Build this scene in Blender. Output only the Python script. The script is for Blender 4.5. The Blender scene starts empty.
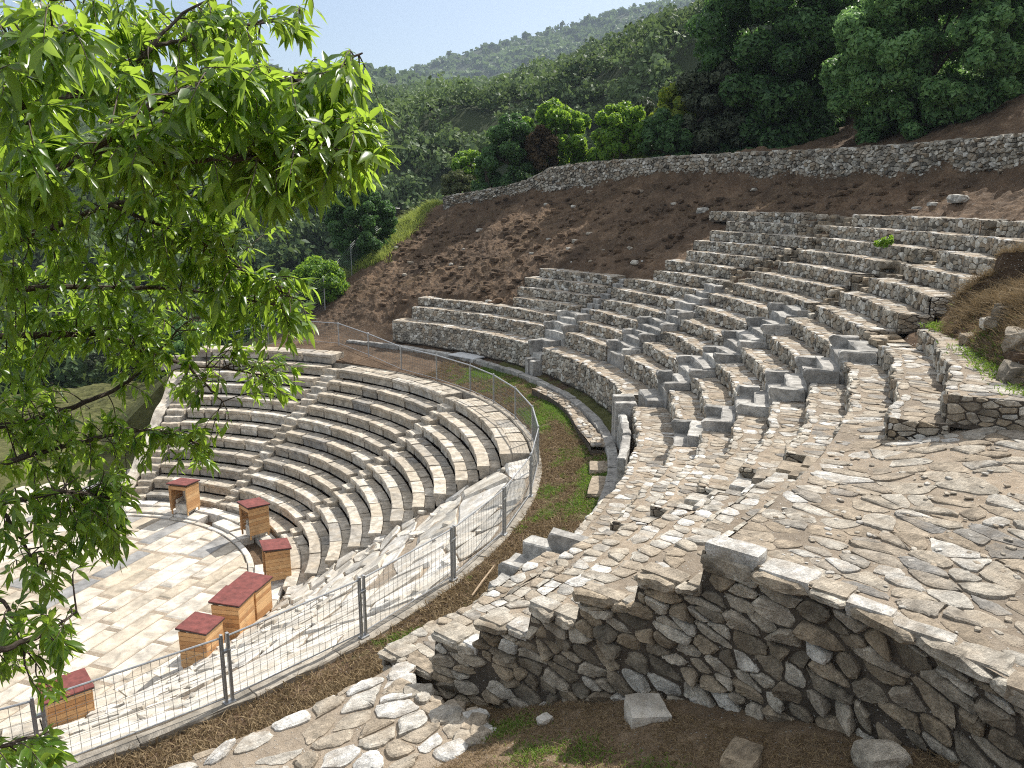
import bpy, math, random
import numpy as np
from mathutils import Matrix, Vector
rng = np.random.default_rng(7)
random.seed(7)
SC = bpy.context.scene
COL = SC.collection
PI = math.pi
rad = math.radians

# ------------------------------------------------------------------ camera constants
CAM = np.array([0.866, -28.615, 12.174]); YAW = 1.00354; PITCH = -0.2243; FPX = 811.37
FWD = np.array([math.cos(YAW)*math.cos(PITCH), math.sin(YAW)*math.cos(PITCH), math.sin(PITCH)])
RGT = np.array([math.sin(YAW), -math.cos(YAW), 0.0]); UPV = np.cross(RGT, FWD)
O2 = np.array([-0.434, 0.611])          # centre of the upper seating; the lower seating is centred on the origin
SUN_AZ, SUN_EL = 18.0, 46.0

def ray(x, y):
    return FWD + RGT*(x-512)/FPX - UPV*(y-384)/FPX
def at(x, y, d):                         # point in the world at horizontal distance d along a view direction
    r = ray(x, y); return CAM + r*(d/math.hypot(r[0], r[1]))
def onz(x, y, z):
    r = ray(x, y); return CAM + r*((z-CAM[2])/r[2])

# ------------------------------------------------------------------ noise
def _h(i, j, s):
    n = (i.astype(np.int64)*374761393 + j.astype(np.int64)*668265263 + s*974711) & 0xffffffff
    n = ((n ^ (n >> 13))*1274126177) & 0xffffffff
    n = (n ^ (n >> 16)) & 0xffff
    return n/65535.0
def vnoise(x, y, s=0):
    x = np.asarray(x, float); y = np.asarray(y, float)
    i = np.floor(x); j = np.floor(y); fx = x-i; fy = y-j
    fx = fx*fx*(3-2*fx); fy = fy*fy*(3-2*fy)
    i = i.astype(np.int64); j = j.astype(np.int64)
    a = _h(i, j, s); b = _h(i+1, j, s); c = _h(i, j+1, s); d = _h(i+1, j+1, s)
    return (a*(1-fx)+b*fx)*(1-fy)+(c*(1-fx)+d*fx)*fy*1.0
def fbm(x, y, o=4, s=0, g=.5):
    t = 0; a = 1; n = 0
    for k in range(o):
        t = t + a*(vnoise(np.asarray(x)*2**k, np.asarray(y)*2**k, s+k*17)-.5); n += a; a *= g
    return t/n*2
def sstep(a, b, x):
    t = np.clip((np.asarray(x, float)-a)/(b-a), 0, 1); return t*t*(3-2*t)

# ------------------------------------------------------------------ mesh builder
class MB:
    def __init__(s): s.V = []; s.n = 0; s.L = []; s.C = []; s.T = []; s.M = []; s.VA = []
    def add(s, v, faces, tint=0.5, mat=0, va=None):
        v = np.asarray(v, float).reshape(-1, 3)
        if isinstance(faces, np.ndarray):
            nf, k = faces.shape
            s.L.append((faces+s.n).ravel()); s.C.append(np.full(nf, k))
        else:
            nf = len(faces)
            s.L.append(np.array([i for f in faces for i in f])+s.n); s.C.append(np.array([len(f) for f in faces]))
        s.T.append(np.broadcast_to(np.asarray(tint, float), (nf,))); s.M.append(np.full(nf, mat))
        s.V.append(v); s.n += len(v)
        s.VA.append(np.broadcast_to(np.asarray(0.0 if va is None else va, float), (len(v),)))
    def build(s, name, mats, parent=None, smooth=False, label=None):
        me = bpy.data.meshes.new(name)
        V = np.concatenate(s.V); L = np.concatenate(s.L).astype(np.int32); C = np.concatenate(s.C).astype(np.int32)
        me.vertices.add(len(V)); me.vertices.foreach_set('co', V.ravel().astype(np.float32))
        me.loops.add(len(L)); me.loops.foreach_set('vertex_index', L)
        st = np.zeros(len(C), np.int32); st[1:] = np.cumsum(C)[:-1]
        me.polygons.add(len(C)); me.polygons.foreach_set('loop_start', st); me.polygons.foreach_set('loop_total', C)
        if not isinstance(mats, (list, tuple)): mats = [mats]
        for m in mats: me.materials.append(m)
        me.polygons.foreach_set('material_index', np.concatenate(s.M).astype(np.int32))
        me.polygons.foreach_set('use_smooth', np.full(len(C), smooth))
        a = me.attributes.new('tint', 'FLOAT', 'FACE'); a.data.foreach_set('value', np.concatenate(s.T).astype(np.float32))
        a = me.attributes.new('cover', 'FLOAT', 'POINT'); a.data.foreach_set('value', np.concatenate(s.VA).astype(np.float32))
        me.update(calc_edges=True); me.validate()
        o = bpy.data.objects.new(name, me); COL.objects.link(o)
        if parent is not None:
            o.parent = parent; o.matrix_parent_inverse = Matrix.Translation(-parent.location)
        if label: o['label'] = label
        return o

def tag(o, label, cat=None, group=None, kind=None):
    o['label'] = label
    if cat: o['category'] = cat
    if group: o['group'] = group
    if kind: o['kind'] = kind
    return o
def thing(name, label, cat, loc=(0, 0, 0), group=None):
    o = bpy.data.objects.new(name, None); COL.objects.link(o); o.location = Vector([float(c) for c in loc]); o.empty_display_size = .2
    return tag(o, label, cat, group)

# ------------------------------------------------------------------ materials
class NT:
    def __init__(s, name):
        s.m = bpy.data.materials.new(name); s.m.use_nodes = True; s.t = s.m.node_tree; s.t.nodes.clear()
        s.out = s.n('ShaderNodeOutputMaterial')
    def n(s, typ, inp=None, **kw):
        x = s.t.nodes.new(typ)
        for k, v in kw.items(): setattr(x, k, v)
        for k, v in (inp or {}).items(): s.set(x.inputs[k], v)
        return x
    def set(s, sock, v):
        if hasattr(v, 'is_output') or isinstance(v, bpy.types.NodeSocket): s.t.links.new(v, sock)
        elif isinstance(v, bpy.types.Node): s.t.links.new(v.outputs[0], sock)
        elif isinstance(v, (tuple, list)) and len(v) == 3 and sock.type == 'RGBA': sock.default_value = (*v, 1)
        else: sock.default_value = v
    def ramp(s, fac, stops, mode='LINEAR'):
        r = s.n('ShaderNodeValToRGB'); r.color_ramp.interpolation = mode
        e = r.color_ramp.elements
        while len(e) < len(stops): e.new(.5)
        for q, (p, c) in zip(e, stops):
            q.position = p; q.color = (*c, 1) if len(c) == 3 else c
        s.set(r.inputs[0], fac); return r.outputs[0]
    def rampv(s, fac, a, b, lo=0., hi=1.):
        return s.n('ShaderNodeMapRange', {0: fac, 1: a, 2: b, 3: lo, 4: hi}).outputs[0]
    def mix(s, fac, a, b, mode='MIX'):
        x = s.n('ShaderNodeMix', data_type='RGBA', blend_type=mode)
        s.set(x.inputs[0], fac); s.set(x.inputs[6], a); s.set(x.inputs[7], b); return x.outputs[2]
    def math(s, op, a, b=0.):
        return s.n('ShaderNodeMath', {0: a, 1: b}, operation=op).outputs[0]
    def coord(s): return s.n('ShaderNodeNewGeometry').outputs['Position'] if False else s.n('ShaderNodeTexCoord').outputs['Object']
    def noise(s, vec, scale, detail=6, rough=.6, dist=0.):
        return s.n('ShaderNodeTexNoise', {'Vector': vec, 'Scale': scale, 'Detail': detail, 'Roughness': rough, 'Distortion': dist})
    def bump(s, h, strength, dist, normal=None):
        b = s.n('ShaderNodeBump', {'Height': h, 'Strength': strength, 'Distance': dist})
        if normal is not None: s.set(b.inputs['Normal'], normal)
        return b.outputs[0]
    def bsdf(s, col, rough, normal=None, **kw):
        b = s.n('ShaderNodeBsdfPrincipled', {'Base Color': col, 'Roughness': rough})
        for k, v in kw.items(): s.set(b.inputs[k], v)
        if normal is not None: s.set(b.inputs['Normal'], normal)
        s.t.links.new(b.outputs[0], s.out.inputs[0]); return b
    def attr(s, n): return s.n('ShaderNodeAttribute', attribute_name=n).outputs['Fac']

def stone_mat(name, palette, stain=.55, staincol=(.10, .095, .085), nscale=5., bscale=22., bstr=.5, lichen=None, patina=None, grain=False):
    t = NT(name); c = t.coord(); a = t.attr('tint')
    base = t.ramp(a, palette)
    rnd = t.n('ShaderNodeTexWhiteNoise', {'W': a}, noise_dimensions='1D').outputs[0]
    off = t.n('ShaderNodeVectorMath', {0: c, 1: t.n('ShaderNodeCombineXYZ', {0: rnd, 1: a, 2: rnd})}, operation='ADD').outputs[0]
    n1 = t.noise(off, nscale, 9, .65, .4)
    v = t.rampv(n1.outputs[0], .32, .68, .5, 1.36)
    col = t.mix(1., base, t.n('ShaderNodeCombineColor', {0: v, 1: v, 2: v}), 'MULTIPLY')
    n2 = t.noise(c, 1.7, 10, .7, .6)
    st = t.rampv(n2.outputs[0], .5, .68, 0., stain)
    col = t.mix(st, col, staincol)
    n3 = t.noise(off, 14., 8, .75, .3)
    col = t.mix(t.rampv(n3.outputs[0], .56, .7, 0., stain*.8), col, staincol)
    if patina:
        n5 = t.noise(c, 2.6, 6, .6); col = t.mix(t.rampv(n5.outputs[0], .46, .7, 0., .65), col, patina)
    if lichen:
        n4 = t.noise(c, 9., 6, .7); col = t.mix(t.rampv(n4.outputs[0], .6, .66, 0., .6), col, lichen)
    sp = t.noise(c, 70., 4, .7); v2 = t.rampv(sp.outputs[0], .28, .72, .62, 1.34)
    col = t.mix(1., col, t.n('ShaderNodeCombineColor', {0: v2, 1: v2, 2: v2}), 'MULTIPLY')
    h = t.math('ADD', t.math('MULTIPLY', n3.outputs[0], .6), t.noise(c, bscale, 10, .7, .2).outputs[0])
    if grain:                             # schist layering
        mp = t.n('ShaderNodeMapping', {0: off, 2: (0, 0, rad(65)), 3: (3., 26., 26.)}); gr = t.noise(mp.outputs[0], 1., 6, .65, .8); g2 = t.rampv(gr.outputs[0], .3, .7, .78, 1.2)
        col = t.mix(1., col, t.n('ShaderNodeCombineColor', {0: g2, 1: g2, 2: g2}), 'MULTIPLY'); h = t.math('ADD', h, t.math('MULTIPLY', gr.outputs[0], .9))
    t.bsdf(col, .88, t.bump(h, bstr, .03), **{'Specular IOR Level': .25}); return t.m

RUB = [(0, (.15, .14, .125)), (.09, (.26, .25, .235)), (.2, (.36, .335, .295)), (.36, (.33, .27, .20)), (.52, (.42, .355, .275)), (.66, (.45, .405, .335)), (.8, (.50, .47, .415)), (.92, (.57, .55, .51)), (1, (.72, .71, .68))]
RISE = [(0, (.11, .098, .08)), (.18, (.25, .23, .195)), (.38, (.39, .355, .295)), (.5, (.38, .305, .22)), (.68, (.50, .46, .385)), (.86, (.61, .575, .50)), (1, (.74, .715, .65))]
DARKW = [(0, (.16, .14, .11)), (.25, (.32, .28, .22)), (.45, (.46, .37, .26)), (.62, (.52, .46, .37)), (.85, (.64, .59, .50)), (1, (.76, .74, .68))]
MARB = [(0, (.31, .295, .27)), (.2, (.43, .385, .32)), (.45, (.50, .44, .355)), (.7, (.545, .49, .41)), (1, (.62, .585, .52))]
WHIT = [(0, (.38, .37, .345)), (.3, (.53, .49, .425)), (.6, (.61, .575, .515)), (1, (.70, .675, .63))]
PAVE = [(0, (.24, .24, .24)), (.12, (.33, .325, .315)), (.16, (.43, .37, .285)), (.45, (.49, .43, .345)), (.75, (.53, .48, .405)), (1, (.58, .54, .475))]
M = {}
M['tread_stone'] = stone_mat('rubble_tread_stone', RUB, .5, (.20, .16, .115), 6., 26., .9, patina=(.36, .295, .22), grain=True)
M['riser_stone'] = stone_mat('rubble_riser_stone', RISE, .7, (.075, .07, .062), 8., 30., .9)
M['wall_stone'] = stone_mat('weathered_wall_stone', DARKW, .6, (.045, .040, .033), 5., 26., 1., patina=(.18, .135, .09), grain=True)
M['marble'] = stone_mat('weathered_marble', MARB, .6, (.17, .15, .12), 4., 18., .5, patina=(.36, .30, .22))
M['white_marble'] = stone_mat('pale_marble', WHIT, .4, (.30, .25, .185), 2.2, 14., .5, patina=(.46, .40, .31))
M['paver'] = stone_mat('orchestra_marble', PAVE, .22, (.40, .34, .26), 1.6, 14., .15)
M['grey_marble'] = stone_mat('grey_marble', [(0, (.26, .255, .24)), (.5, (.37, .355, .33)), (1, (.50, .485, .45))], .65, (.12, .115, .105), 5., 20., .7)
M['concrete'] = stone_mat('kerb_concrete', [(0, (.27, .245, .205)), (1, (.36, .325, .275))], .4, (.25, .21, .16), 3., 30., .3)

def soil_mat(name, c1, c2, c3, scale=3., bs=.9, pebble=True, grassy=None):
    t = NT(name); c = t.coord()
    n = t.noise(c, scale, 12, .68, .3); f = t.noise(c, scale*9, 8, .7)
    col = t.ramp(t.math('ADD', t.math('MULTIPLY', n.outputs[0], .55), t.math('MULTIPLY', f.outputs[0], .45)), [(.28, c1), (.5, c2), (.72, c3)])
    big = t.noise(c, .33, 5, .6, .5); vv = t.rampv(big.outputs[0], .3, .7, .62, 1.4); col = t.mix(1., col, t.n('ShaderNodeCombineColor', {0: vv, 1: t.math('POWER', vv, .96), 2: t.math('POWER', vv, .9)}), 'MULTIPLY')
    h = t.math('ADD', n.outputs[0], t.math('MULTIPLY', f.outputs[0], .5))
    if pebble:
        v = t.n('ShaderNodeTexVoronoi', {'Vector': c, 'Scale': 24.})
        pk = t.rampv(v.outputs['Distance'], .18, .3, 1., 0.)
        rn = t.n('ShaderNodeSeparateColor', {0: v.outputs['Color']}).outputs[0]
        pk = t.math('MULTIPLY', pk, t.rampv(rn, .72, .75, 0., 1.))
        col = t.mix(pk, col, t.mix(rn, (.3, .26, .21), (.55, .52, .47)))
        h = t.math('ADD', h, t.math('MULTIPLY', pk, .25))
    if grassy:
        g = t.attr('cover'); gn = t.noise(c, 5., 6, .7)
        gm = t.rampv(t.math('ADD', g, t.math('MULTIPLY', t.math('SUBTRACT', gn.outputs[0], .5), 1.1)), .42, .62, 0., 1.)
        gc = t.ramp(t.noise(c, 2.5, 8, .75).outputs[0], [(.3, grassy[0]), (.55, grassy[1]), (.75, grassy[2])])
        col = t.mix(gm, col, gc)
        col = t.mix(t.rampv(g, 1.2, 1.8, 0., 1.), col, t.ramp(gn.outputs[0], [(.35, (.022, .034, .014)), (.65, (.06, .075, .034))]))
    t.bsdf(col, .95, t.bump(h, bs, .08), **{'Specular IOR Level': .15}); return t.m
M['mortar'] = soil_mat('lime_mortar', (.24, .19, .14), (.37, .305, .235), (.48, .42, .345), 7., .9)
M['dark_mortar'] = soil_mat('darker_mortar', (.055, .048, .04), (.12, .10, .08), (.20, .17, .14), 7., .9)  # darker mortar tone for risers, end faces and walls
M['ground'] = soil_mat('earth_ground', (.042, .028, .018), (.108, .072, .046), (.25, .178, .118), 1.4, 1.2, True, ((.055, .055, .022), (.11, .115, .042), (.21, .185, .09)))
M['pit'] = soil_mat('straw_soil', (.10, .072, .046), (.24, .175, .115), (.44, .34, .23), 5., 1.2)

def leaf_mat(name, c1, c2, trans, tcol, rough=.45, spec=.4):
    t = NT(name); a = t.attr('tint')
    col = t.ramp(a, [(0, c1), (1, c2)])
    tc = t.ramp(a, [(0, tuple(x*.7 for x in tcol)), (1, tcol)])
    b = t.n('ShaderNodeBsdfPrincipled', {'Base Color': col, 'Roughness': rough, 'Specular IOR Level': spec})
    tr = t.n('ShaderNodeBsdfTranslucent', {'Color': tc})
    m = t.n('ShaderNodeMixShader', {0: trans, 1: b.outputs[0], 2: tr.outputs[0]})
    t.t.links.new(m.outputs[0], t.out.inputs[0]); return t.m
M['leaf'] = leaf_mat('glossy_leaf', (.032, .088, .016), (.135, .24, .036), .5, (.48, .70, .07), .33, .5)
M['dark_leaf'] = leaf_mat('dark_evergreen_leaf', (.026, .074, .026), (.105, .20, .065), .36, (.17, .35, .08), .5, .3)
M['mid_leaf'] = leaf_mat('dense_green_leaf', (.075, .165, .060), (.21, .36, .13), .38, (.32, .55, .16), .5, .3)
M['bright_leaf'] = leaf_mat('bright_leaf', (.06, .15, .02), (.16, .29, .04), .48, (.40, .62, .06), .45, .3)
M['yellow_leaf'] = leaf_mat('yellow_leaf', (.09, .16, .02), (.26, .30, .04), .45, (.50, .60, .06), .5, .3)
M['olive_leaf'] = leaf_mat('grey_olive_leaf', (.045, .065, .034), (.12, .14, .085), .25, (.09, .13, .05), .55, .25)
M['pale_leaf'] = leaf_mat('pale_shrub_leaf', (.07, .095, .04), (.17, .19, .09), .3, (.22, .26, .09), .6, .2)
M['brown_leaf'] = leaf_mat('dead_brown_leaf', (.035, .026, .016), (.09, .065, .035), .15, (.1, .07, .03), .8, .1)
M['grass'] = leaf_mat('green_grass', (.055, .12, .018), (.19, .27, .055), .4, (.30, .46, .06), .6, .2)
M['dry_grass'] = leaf_mat('dry_straw', (.12, .085, .048), (.38, .29, .175), .28, (.30, .22, .12), .8, .1)
M['tall_grass'] = leaf_mat('tall_grass_blade', (.14, .20, .04), (.36, .42, .12), .42, (.5, .58, .12), .6, .2)
M['forest'] = leaf_mat('hillside_leaf', (.036, .074, .026), (.17, .235, .105), .3, (.20, .29, .09), .6, .2)

def simple(name, c, rough, metal=0., ns=20., var=.3, bs=.1):
    t = NT(name); co = t.coord(); n = t.noise(co, ns, 8, .65)
    v = t.rampv(n.outputs[0], .3, .7, 1-var, 1+var)
    col = t.mix(1., c, t.n('ShaderNodeCombineColor', {0: v, 1: v, 2: v}), 'MULTIPLY')
    t.bsdf(col, rough, t.bump(n.outputs[0], bs, .01), Metallic=metal); return t.m
M['bark'] = simple('brown_bark', (.075, .055, .042), .9, 0, 30., .5, .8)
M['steel'] = simple('galvanised_steel', (.40, .41, .42), .5, .6, 15., .2)
M['wire'] = simple('dark_wire', (.16, .17, .17), .55, .6, 15., .2)
M['roof'] = simple('red_roof_felt', (.16, .046, .040), .9, 0, 5., .45, .4)
M['trim'] = simple('black_trim', (.025, .022, .022), .6, 0, 30., .3)
M['board'] = simple('white_sheet', (.62, .63, .64), .5, 0, 4., .15)
M['black'] = simple('black_housing', (.02, .02, .02), .5)
def wood_mat():
    t = NT('pine_plank'); c = t.coord(); a = t.attr('tint')
    base = t.ramp(a, [(0, (.42, .215, .085)), (.5, (.56, .32, .14)), (1, (.66, .43, .215))])
    m = t.n('ShaderNodeMapping', {0: c, 3: (6., 6., 60.)}); n = t.noise(m.outputs[0], 1., 8, .6, 1.)
    v = t.rampv(n.outputs[0], .3, .7, .7, 1.2)
    col = t.mix(1., base, t.n('ShaderNodeCombineColor', {0: v, 1: v, 2: v}), 'MULTIPLY')
    g = t.noise(c, 2.2, 6, .65); col = t.mix(t.rampv(g.outputs[0], .5, .75, 0., .5), col, (.20, .13, .075))
    t.bsdf(col, .7, t.bump(n.outputs[0], .3, .01)); return t.m
M['wood'] = wood_mat()

# ------------------------------------------------------------------ stone cells (irregular masonry)
def clip(poly, a, b, c):                  # keep a*u + b*v <= c
    out = []; n = len(poly)
    for i in range(n):
        p = poly[i]; q = poly[(i+1) % n]
        dp = a*p[0]+b*p[1]-c; dq = a*q[0]+b*q[1]-c
        if dp <= 0: out.append(p)
        if (dp < 0 < dq) or (dq < 0 < dp):
            t = dp/(dp-dq); out.append((p[0]+(q[0]-p[0])*t, p[1]+(q[1]-p[1])*t))
    return out
def cells(u0, u1, v0, v1, su, sv, drop=.2, jit=.42):
    nj = max(1, round((v1-v0)/sv)); ni = max(1, round((u1-u0)/su)); sv = (v1-v0)/nj; su = (u1-u0)/ni
    S = {}
    for j in range(-1, nj+1):
        for i in range(-1, ni+2):
            inside = 0 <= j < nj
            if inside and rng.random() < drop: continue
            S[i, j] = (u0+su*(i+.5*(j % 2)+.25+rng.uniform(-jit, jit)), v0+sv*(j+.5+rng.uniform(-jit, jit)))
    out = []
    for (i, j), (a, b) in S.items():
        if not 0 <= j < nj: continue
        p = [(max(u0, a-2*su), max(v0, b-2*sv)), (min(u1, a+2*su), max(v0, b-2*sv)), (min(u1, a+2*su), min(v1, b+2*sv)), (max(u0, a-2*su), min(v1, b+2*sv))]
        if p[1][0] <= p[0][0]: continue
        for dj in (0, -1, 1, -2, 2):
            for di in (-1, 1, 0, -2, 2):
                if (di or dj) and (i+di, j+dj) in S:
                    x, y = S[i+di, j+dj]; nx = (x-a)/su**2; ny = (y-b)/sv**2
                    p = clip(p, nx, ny, nx*(x+a)/2+ny*(y+b)/2)
                    if len(p) < 3: break
            if len(p) < 3: break
        if len(p) >= 3: out.append(p)
    return out
class Stones:
    """collects raised stones over a (u, v) patch, then maps them into the world"""
    def __init__(s): s.P = []; s.F = []; s.T = []; s.n = 0
    def add(s, poly, h, gap, tint, detail=1, dome=.75, tilt=.25):
        p = np.array(poly); n = len(p)
        c = p.mean(0); d = np.linalg.norm(p-c, axis=1).mean()
        if d < gap*1.1 or d < .015: return
        p = c+(p-c)*(1-gap/d)
        for _ in range(detail):           # rounded, slightly chipped outline
            q = np.roll(p, -1, 0); e = rng.uniform(.08, .3, (len(p), 1)) if _ == 0 else .25; p = np.stack([p*(1-e)+q*e, p*e+q*(1-e)], 1).reshape(-1, 2)
        n = len(p)
        if detail: p = p+rng.normal(0, .034*d, p.shape)
        tl = rng.normal(0, tilt, 2)*h/d
        def lev(q, hh): return np.column_stack([q, hh+(q-c)@tl])
        r0 = np.column_stack([p, np.full(n, -.03)])
        if detail:
            r1 = lev(p, np.full(n, h*.55)); r2 = lev(c+(p-c)*.80, h*rng.uniform(.9, 1.1, n))
            mid = lev(c[None]+rng.normal(0, .1*d, (1, 2)), np.array([h*(1.03)]))
            V = np.concatenate([r0, r1, r2, mid]); k = np.arange(n); k2 = (k+1) % n
            s.F.append((np.concatenate([np.stack([k, k2, k2+n, k+n], 1), np.stack([k+n, k2+n, k2+2*n, k+2*n], 1)])+s.n).tolist())
            s.F.append((np.stack([k+2*n, k2+2*n, np.full(n, 3*n)], 1)+s.n).tolist())
            nf = 3*n
        else:
            V = np.concatenate([r0, lev(c+(p-c)*.88, h*rng.uniform(.85, 1.15, n))]); k = np.arange(n); k2 = (k+1) % n
            s.F.append((np.stack([k, k2, k2+n, k+n], 1)+s.n).tolist()); s.F.append([(np.arange(n)+n+s.n).tolist()]); nf = n+1
        s.P.append(V); s.n += len(V); s.T.append(np.full(nf, tint))
    def flush(s, mb, mapf, mat=0):
        if not s.P: return
        P = np.concatenate(s.P); mb.add(mapf(P[:, 0], P[:, 1], P[:, 2]), [f for g in s.F for f in g], np.concatenate(s.T), mat)
def polar(r, th, z, c=O2):
    return np.column_stack([c[0]+r*np.cos(th), c[1]+r*np.sin(th), z+0*r])

def strip_grid(mb, A, tint=.5, mat=0, va=None):   # A: (n, m, 3)
    n, m = A.shape[:2]; i = np.arange(n*m).reshape(n, m)
    f = np.stack([i[:-1, :-1].ravel(), i[1:, :-1].ravel(), i[1:, 1:].ravel(), i[:-1, 1:].ravel()], 1)
    mb.add(A.reshape(-1, 3), f, tint, mat, None if va is None else np.asarray(va).ravel())

def arc_block(mb, r0, r1, t0, t1, z0, z1, ch=.02, c=(0, 0), tint=.5, lip=0., tilt=0., mat=0, jit=.006):
    """one dressed block bent round the centre, with chamfered edges and an optional overhanging lip"""
    c = np.asarray(c, float); rm = (r0+r1)/2
    if lip: prof = [(r0+lip, z0), (r0+lip, z1-.16), (r0+.012, z1-.115), (r0, z1-ch), (r0+ch, z1), (r1-ch, z1), (r1, z1-ch), (r1, z0)]
    else: prof = [(r0, z0), (r0, z1-ch), (r0+ch, z1), (r1-ch, z1), (r1, z1-ch), (r1, z0)]
    prof = np.array(prof); ctr = np.array([(r0+r1)/2, (z0+z1)/2])
    n = max(1, int(abs(t1-t0)*rm/.45)+1)
    ts = [t0]+list(np.linspace(t0+.6*ch/rm, t1-.6*ch/rm, n+1))+[t1]
    secs = []
    for i, t in enumerate(ts):
        p = prof.copy()
        if i in (0, len(ts)-1):
            p = p+np.sign(ctr-p)*ch*np.array([.45, .35])
        p = p+rng.normal(0, jit, p.shape); p[:, 1] += tilt*(p[:, 0]-rm)
        secs.append(polar(p[:, 0], np.full(len(p), t), p[:, 1], c))
    A = np.stack(secs); k = len(prof); A = np.concatenate([A, A[:, :1]], 1)
    strip_grid(mb, A, tint, mat)
    mb.add(secs[0], [list(range(k))], tint, mat); mb.add(secs[-1], [list(range(k))[::-1]], tint, mat)

def box(mb, c, ax, hs, tint=.5, mat=0, ch=0.):
    c = np.asarray(c, float); ax = np.asarray(ax, float); hs = np.asarray(hs, float)
    if ch <= 0:
        S = np.array([[x, y, z] for x in (-1, 1) for y in (-1, 1) for z in (-1, 1)], float)
        f = [[0, 1, 3, 2], [4, 6, 7, 5], [0, 4, 5, 1], [2, 3, 7, 6], [0, 2, 6, 4], [1, 5, 7, 3]]
        mb.add(c+(S*hs)@ax, f, tint, mat); return
    V = []; ids = {}
    for x in (-1, 1):
        for y in (-1, 1):
            for z in (-1, 1):
                for a in range(3):
                    s = np.array([x, y, z], float)*hs
                    for b in range(3):
                        if b != a: s[b] -= np.sign(s[b])*ch
                    ids[x, y, z, a] = len(V); V.append(s)
    F = []
    for a in range(3):
        b, d = (a+1) % 3, (a+2) % 3
        for s in (-1, 1):
            q = []
            for (m, n) in ((-1, -1), (1, -1), (1, 1), (-1, 1)):
                k = [0, 0, 0]; k[a] = s; k[b] = m; k[d] = n; q.append(ids[(*k, a)])
            F.append(q if s > 0 else q[::-1])
        for m in (-1, 1):
            for n in (-1, 1):
                k1 = [0, 0, 0]; k1[b] = m; k1[d] = n; k2 = list(k1); k1[a] = -1; k2[a] = 1
                F.append([ids[(*k1, b)], ids[(*k2, b)], ids[(*k2, d)], ids[(*k1, d)]])
    for x in (-1, 1):
        for y in (-1, 1):
            for z in (-1, 1): F.append([ids[x, y, z, 0], ids[x, y, z, 1], ids[x, y, z, 2]])
    mb.add(c+np.array(V)@ax, F, tint, mat)
def axes(deg):
    a = rad(deg); return np.array([[math.cos(a), math.sin(a), 0], [-math.sin(a), math.cos(a), 0], [0, 0, 1]])
def tube(mb, pts, r, n=6, tint=.5, mat=0):
    P = np.asarray(pts, float); m = len(P); R = np.broadcast_to(np.asarray(r, float), (m,))
    T = np.gradient(P, axis=0); T /= np.linalg.norm(T, axis=1)[:, None]+1e-9
    ref = np.where(np.abs(T[:, 2:3]) > .9, [[1., 0, 0]], [[0., 0, 1]])
    X = np.cross(T, ref); X /= np.linalg.norm(X, axis=1)[:, None]+1e-9; Y = np.cross(T, X)
    a = np.linspace(0, 2*PI, n+1)
    A = P[:, None]+R[:, None, None]*(X[:, None]*np.cos(a)[None, :, None]+Y[:, None]*np.sin(a)[None, :, None])
    strip_grid(mb, A, tint, mat)
    mb.add(A[0, :-1], [list(range(n))], tint, mat); mb.add(A[-1, :-1], [list(range(n))], tint, mat)
def rock(mb, c, size, deg=0., sq=.55, rough=.12, seed=0, tint=.5, n=7, mat=0):
    g = np.linspace(-1, 1, n); V = []; F = []; k = 0
    for a in range(3):
        for s in (-1, 1):
            X, Y = np.meshgrid(g, g, indexing='ij'); p = np.zeros((n, n, 3)); p[..., a] = s; p[..., (a+1) % 3] = X; p[..., (a+2) % 3] = Y*s
            i = np.arange(n*n).reshape(n, n)+k
            F.append(np.stack([i[:-1, :-1].ravel(), i[1:, :-1].ravel(), i[1:, 1:].ravel(), i[:-1, 1:].ravel()], 1)); V.append(p.reshape(-1, 3)); k += n*n
    V = np.concatenate(V); u = V/np.linalg.norm(V, axis=1)[:, None]
    q = V*sq+u*(1-sq)*1.15
    ph = np.random.default_rng(seed).uniform(0, 6.28, 12)
    w = sum(np.sin(u@np.array([math.cos(ph[i]), math.sin(ph[i]), math.cos(ph[i+1])])*(2.2+1.5*i)+ph[i+2])/(1+.7*i) for i in range(6))
    q = q*(1+rough*w[:, None]*.5)
    mb.add(np.asarray(c)+(q*np.asarray(size)/2)@axes(deg), np.concatenate(F), tint, mat)

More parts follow.
